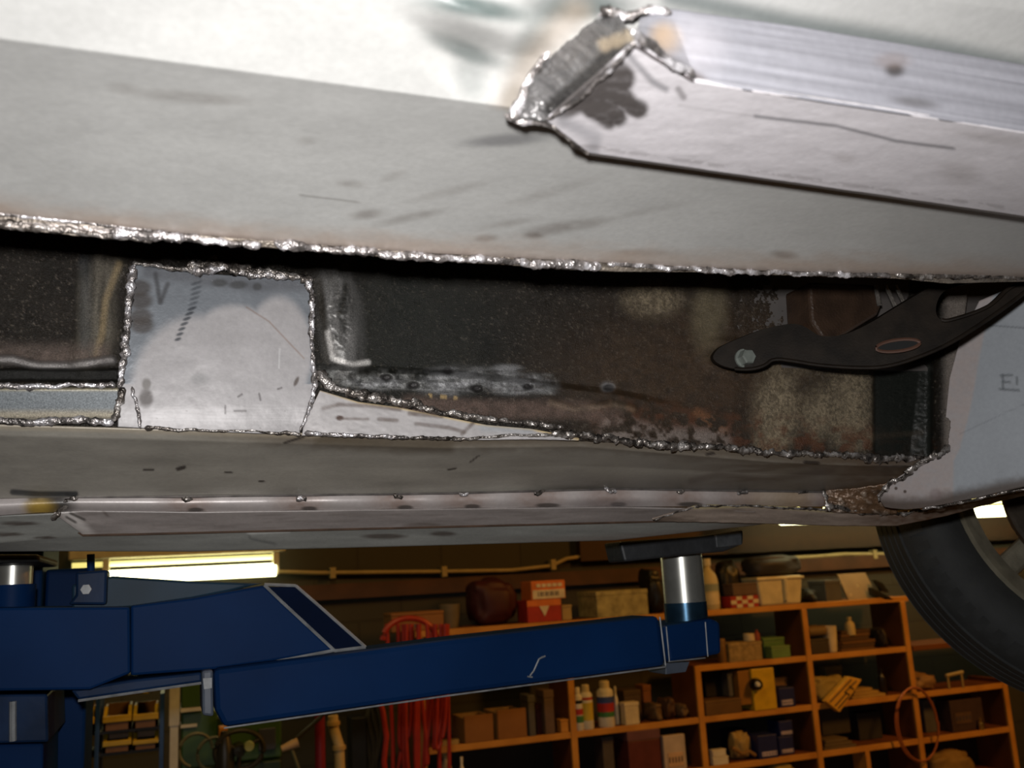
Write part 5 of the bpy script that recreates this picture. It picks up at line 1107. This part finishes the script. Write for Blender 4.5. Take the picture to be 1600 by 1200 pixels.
# bin rack
rk = thing('bin_rack', 'blue steel rack carrying yellow picking bins', 'rack', (float(at(155, 1150, BY)[0]), BY+.2, bz))
bx0 = float(at(155, 1150, BY+.03)[0]); bx1 = float(at(259, 1150, BY+.03)[0])
zt_ = float(at(155, 1092, BY)[2])
for x, m_ in ((bx0-.004, C_('rack_blue', (.02, .07, .25), .4)), (bx1-.012, C_('rack_blue', (.02, .07, .25), .4))):
    g = MB(); g.box((x-.006, BY-.005, bz), (x+.006, BY+.2, zt_)); g.obj('upright', m_, rk)
zr = [float(at(200, y, BY)[2]) for y in (1139, 1173)]
for z in zr: g = MB(); g.box((bx0-.25, BY+.02, z-.012), (bx1-.018, BY+.2, z-.002)); g.obj('tray', C_('rack_steel', (.05, .04, .03)), rk)
def picking_bin(p0, p1, ztop_py, z, lab):
    x0 = xsolve(p0, BY, z); x1 = xsolve(p1, BY, z); h = hgt((p0+p1)/2, ztop_py, z, BY)
    t = thing('picking_bin', lab, 'bin', ((x0+x1)/2, BY+.08, z), 'yellow picking bins')
    w_ = .007; g = MB(); g.box((x0, BY+.02, z), (x1, BY+.17, z+w_)); g.box((x0, BY+.165, z), (x1, BY+.172, z+h)); g.box((x0, BY+.0, z), (x1, BY+.006, z+h*.42))
    for xa, xb in ((x0, x0+w_), (x1-w_, x1)): g.prism([(xa, BY, z), (xa, BY, z+h*.45), (xa, BY+.07, z+h), (xa, BY+.17, z+h), (xa, BY+.17, z)], (xb-xa, 0, 0))
    g.obj('body', BIND, t)
    g = MB(); g.box((x0-.002, BY-.006, z+h*.36), (x1+.002, BY+.008, z+h*.66)); bevel(g.obj('rim', BINY, t), .002)
    for xa in (x0-.001, x1-.009):
        g = MB(); g.prism([(xa, BY-.004, z+h*.45), (xa, BY+.07, z+h*1.0), (xa, BY+.075, z+h*.86), (xa, BY+.01, z+h*.36)], (.010, 0, 0)); g.obj('side_rim', BINY, t)
    g = MB(); g.box((x0+.008, BY+.02, z+.008), (x1-.008, BY+.16, z+h*.4)); g.obj('fill', C_('grey_fasteners', (.12, .12, .10), .5, scale=200, bump=.003, var=.8), t)
picking_bin(161, 204, 1106, zr[0], 'yellow picking bin full of grey fasteners, upper left'); picking_bin(208, 246, 1104, zr[0], 'yellow picking bin, upper right next to the white post')
picking_bin(161, 204, 1148, zr[1], 'yellow picking bin, lower left'); picking_bin(208, 246, 1148, zr[1], 'yellow picking bin, lower right')
picking_bin(134, 146, 1108, zr[0], 'yellow picking bin half hidden by the blue column')
def bench_lump(name, p0, p1, ty, z, Yb, dep, m, lab, cat, seed, rough=.35):
    global S
    s0 = S; S = Yb; o = lump(name, p0, p1, ty, z, 0, dep, m, lab, cat, seed, rough); S = s0; return o
bench_lump('glove', 196, 236, 1086, zr[0]+.11, BY+.06, .08, C_('yellow_glove', (.36, .25, .03)), 'yellow glove lying across the upper bins', 'glove', 70)
WP = C_('white_post_paint', (.62, .62, .55), .5)
g = MB(); a = at(273, 1080, BY); x0 = xsolve(265, BY, a[2]); x1 = xsolve(281, BY, a[2]); g.box((x0, BY, float(at(273, 1134, BY)[2])), (x1, BY+.04, a[2]+.05)); g.box((x0+.003, BY+.003, bz), (x1-.003, BY+.037, float(at(273, 1134, BY)[2]))); 
o = base(g.obj('white_post', WP), 'white post standing between the yellow bins and the green machine', 'post')
# green machine
GM = C_('machine_green', (.045, .11, .03), .45, scale=8); GMD = C_('machine_dark_green', (.02, .045, .02), .5, scale=8)
MY = BY+.05
mc = thing('drill_press', 'green drill press with grey control panel under the blue arm', 'machine', (float(at(350, 1180, MY)[0]), MY+.1, bz))
def mb_(name, p0, p1, y0, y1, m, dep=.2, off=0, bw=.006):
    x0 = float(at(p0, (y0+y1)/2, MY+off)[0]); x1 = float(at(p1, (y0+y1)/2, MY+off)[0]); za = float(at((p0+p1)/2, y0, MY+off)[2]); zb2 = float(at((p0+p1)/2, y1, MY+off)[2])
    g = MB(); g.box((x0, MY+off, zb2), (x1, MY+off+dep, za)); return bevel(g.obj(name, m, mc), bw)
def zpy(px, y, Y=None): return float(at(px, y, Y or MY)[2])
mb_('belt_cover', 283, 316, 1068, 1106, GM); mb_('cover_band', 282, 316, 1106, 1112, WP, .2, -.004, .001); mb_('column_block', 283, 340, 1112, 1205, GM, .16, .03)
mb_('lower_band', 282, 308, 1132, 1137, WP, .1, .02, .001)
mb_('head', 352, 440, 1112, 1188, GM, .2, .0); mb_('control_panel', 404, 431, 1138, 1172, C_('blue_grey_panel', (.05, .06, .10), .4), .012, -.012, .002)
mb_('orange_switch', 342, 356, 1136, 1158, C_('orange_switch', (.6, .26, .03)), .05, -.04, .003); mb_('neck', 320, 360, 1120, 1150, GMD, .12, .05)
mb_('base', 290, 440, 1195, 1235, GMD, .3, -.02)
x_ = float(at(372, 1168, MY)[0]); z_ = zpy(372, 1168)
g = MB(); R_ = .075; g.tube([(x_+R_*math.cos(a), MY-.06, z_+R_*.8*math.sin(a)) for a in np.linspace(0, 2*math.pi, 33)], .008, 8); g.obj('hand_wheel', C_('dark_iron', (.025, .025, .02), .4), mc, True)
for k in range(3):
    a = k*2.09+.5; g = MB(); g.tube([(x_, MY-.06, z_), (x_+R_*math.cos(a), MY-.06, z_+R_*.8*math.sin(a))], .007, 8); g.obj('wheel_spoke', MATS['dark_iron'], mc, True)
g = MB(); g.lathe([(.0, -.08), (.018, -.078), (.02, -.05), (.02, .0)], (x_, MY, z_), 16, 'y'); g.obj('wheel_hub', MATS['dark_iron'], mc, True)
g = MB(); g.lathe([(0, -.10), (.014, -.10), (.017, -.085), (.012, -.07), (0, -.07)], (float(at(386, 1160, MY)[0]), MY, zpy(386, 1160)), 12, 'y'); g.obj('pale_knob', C_('pale_green_knob', (.4, .5, .3)), mc, True)
for k, (px, py, r) in enumerate([(306, 1172, .05), (334, 1178, .05)]):
    c = at(px, py, MY-.03); g = MB(); g.tube([(c[0]+r*math.cos(a), MY-.03, c[2]+r*math.sin(a)) for a in np.linspace(0, math.pi*1.4, 20)], .006, 6); g.obj('guard_wire', C_('guard_wire_steel', (.12, .13, .08), .5), mc, True)
g = MB(); g.lathe([(.03, 0), (.03, .05), (.02, .09), (.012, .12)], (float(at(350, 1190, MY)[0]), MY-.05, zpy(350, 1200)), 16); g.obj('chuck', MATS['dark_iron'], mc, True)
# lever lamp beside machine
t = thing('lever', 'black lever arm with tan knob right of the green drill press', 'lever', at(452, 1166, BY))
g = MB(); g.tube([at(456, 1160, BY), at(500, 1122, BY), at(520, 1095, BY)], .007, 8); g.obj('rod', MATS['dark_iron'], t, True)
g = MB(); c = at(452, 1166, BY); g.tube([c+np.array([-.025, 0, -.006]), c+np.array([.028, 0, .01])], .014, 12, [.010, .017]); g.obj('knob', C_('tan_knob', (.6, .42, .25), .4), t, True)
g = MB(); g.tube([at(456, 1172, BY), at(466, 1200, BY), at(474, 1240, BY), (at(474, 1240, BY)[0], BY, .02)], .006, 8); g.obj('stand', MATS['guard_wire_steel'], t, True)
c = at(500, 1160, BY+.2); g = MB(); g.lathe([(.018, 0), (.018, c[2]+.35)], (c[0], BY+.2, 0), 16); g.lathe([(.09, 0), (.09, .015)], (c[0], BY+.2, 0), 24); base(g.obj('pole', C_('maroon_paint', (.22, .015, .03), .4), None, True), 'maroon pole standing right of the drill press', 'pole')
t = thing('cane', 'cream bamboo like cane standing right of the maroon pole', 'cane', (float(at(535, 1190, BY)[0]), BY, 0))
g = MB(); P = [at(520, 1118, BY), at(522, 1140, BY), at(530, 1165, BY), at(531, 1200, BY), at(536, 1230, BY)]; b_ = P[-1]; g.tube(P+[np.array([b_[0]+.02, BY, .005])], .017, 10); g.obj('shaft', C_('cream_cane', (.62, .45, .2), .5), t, True)
for x, y in ((521, 1130), (530, 1168)): g = MB(); c = at(x, y, BY); g.tube([c-np.array([0, 0, .006]), c+np.array([0, 0, .006])], .022, 10); g.obj('node', C_('cane_node', (.5, .33, .12)), t, True)
g = MB(); x0 = float(at(548, 1150, WY-.1)[0]); x1 = float(at(572, 1150, WY-.1)[0]); g.box((x0, WY-.12, 0), (x1, WY, 1.0)); base(bevel(g.obj('locker', C_('locker_black', (.02, .02, .022), .5)), .006), 'narrow black locker against the wall left of the hanging cables', 'locker')
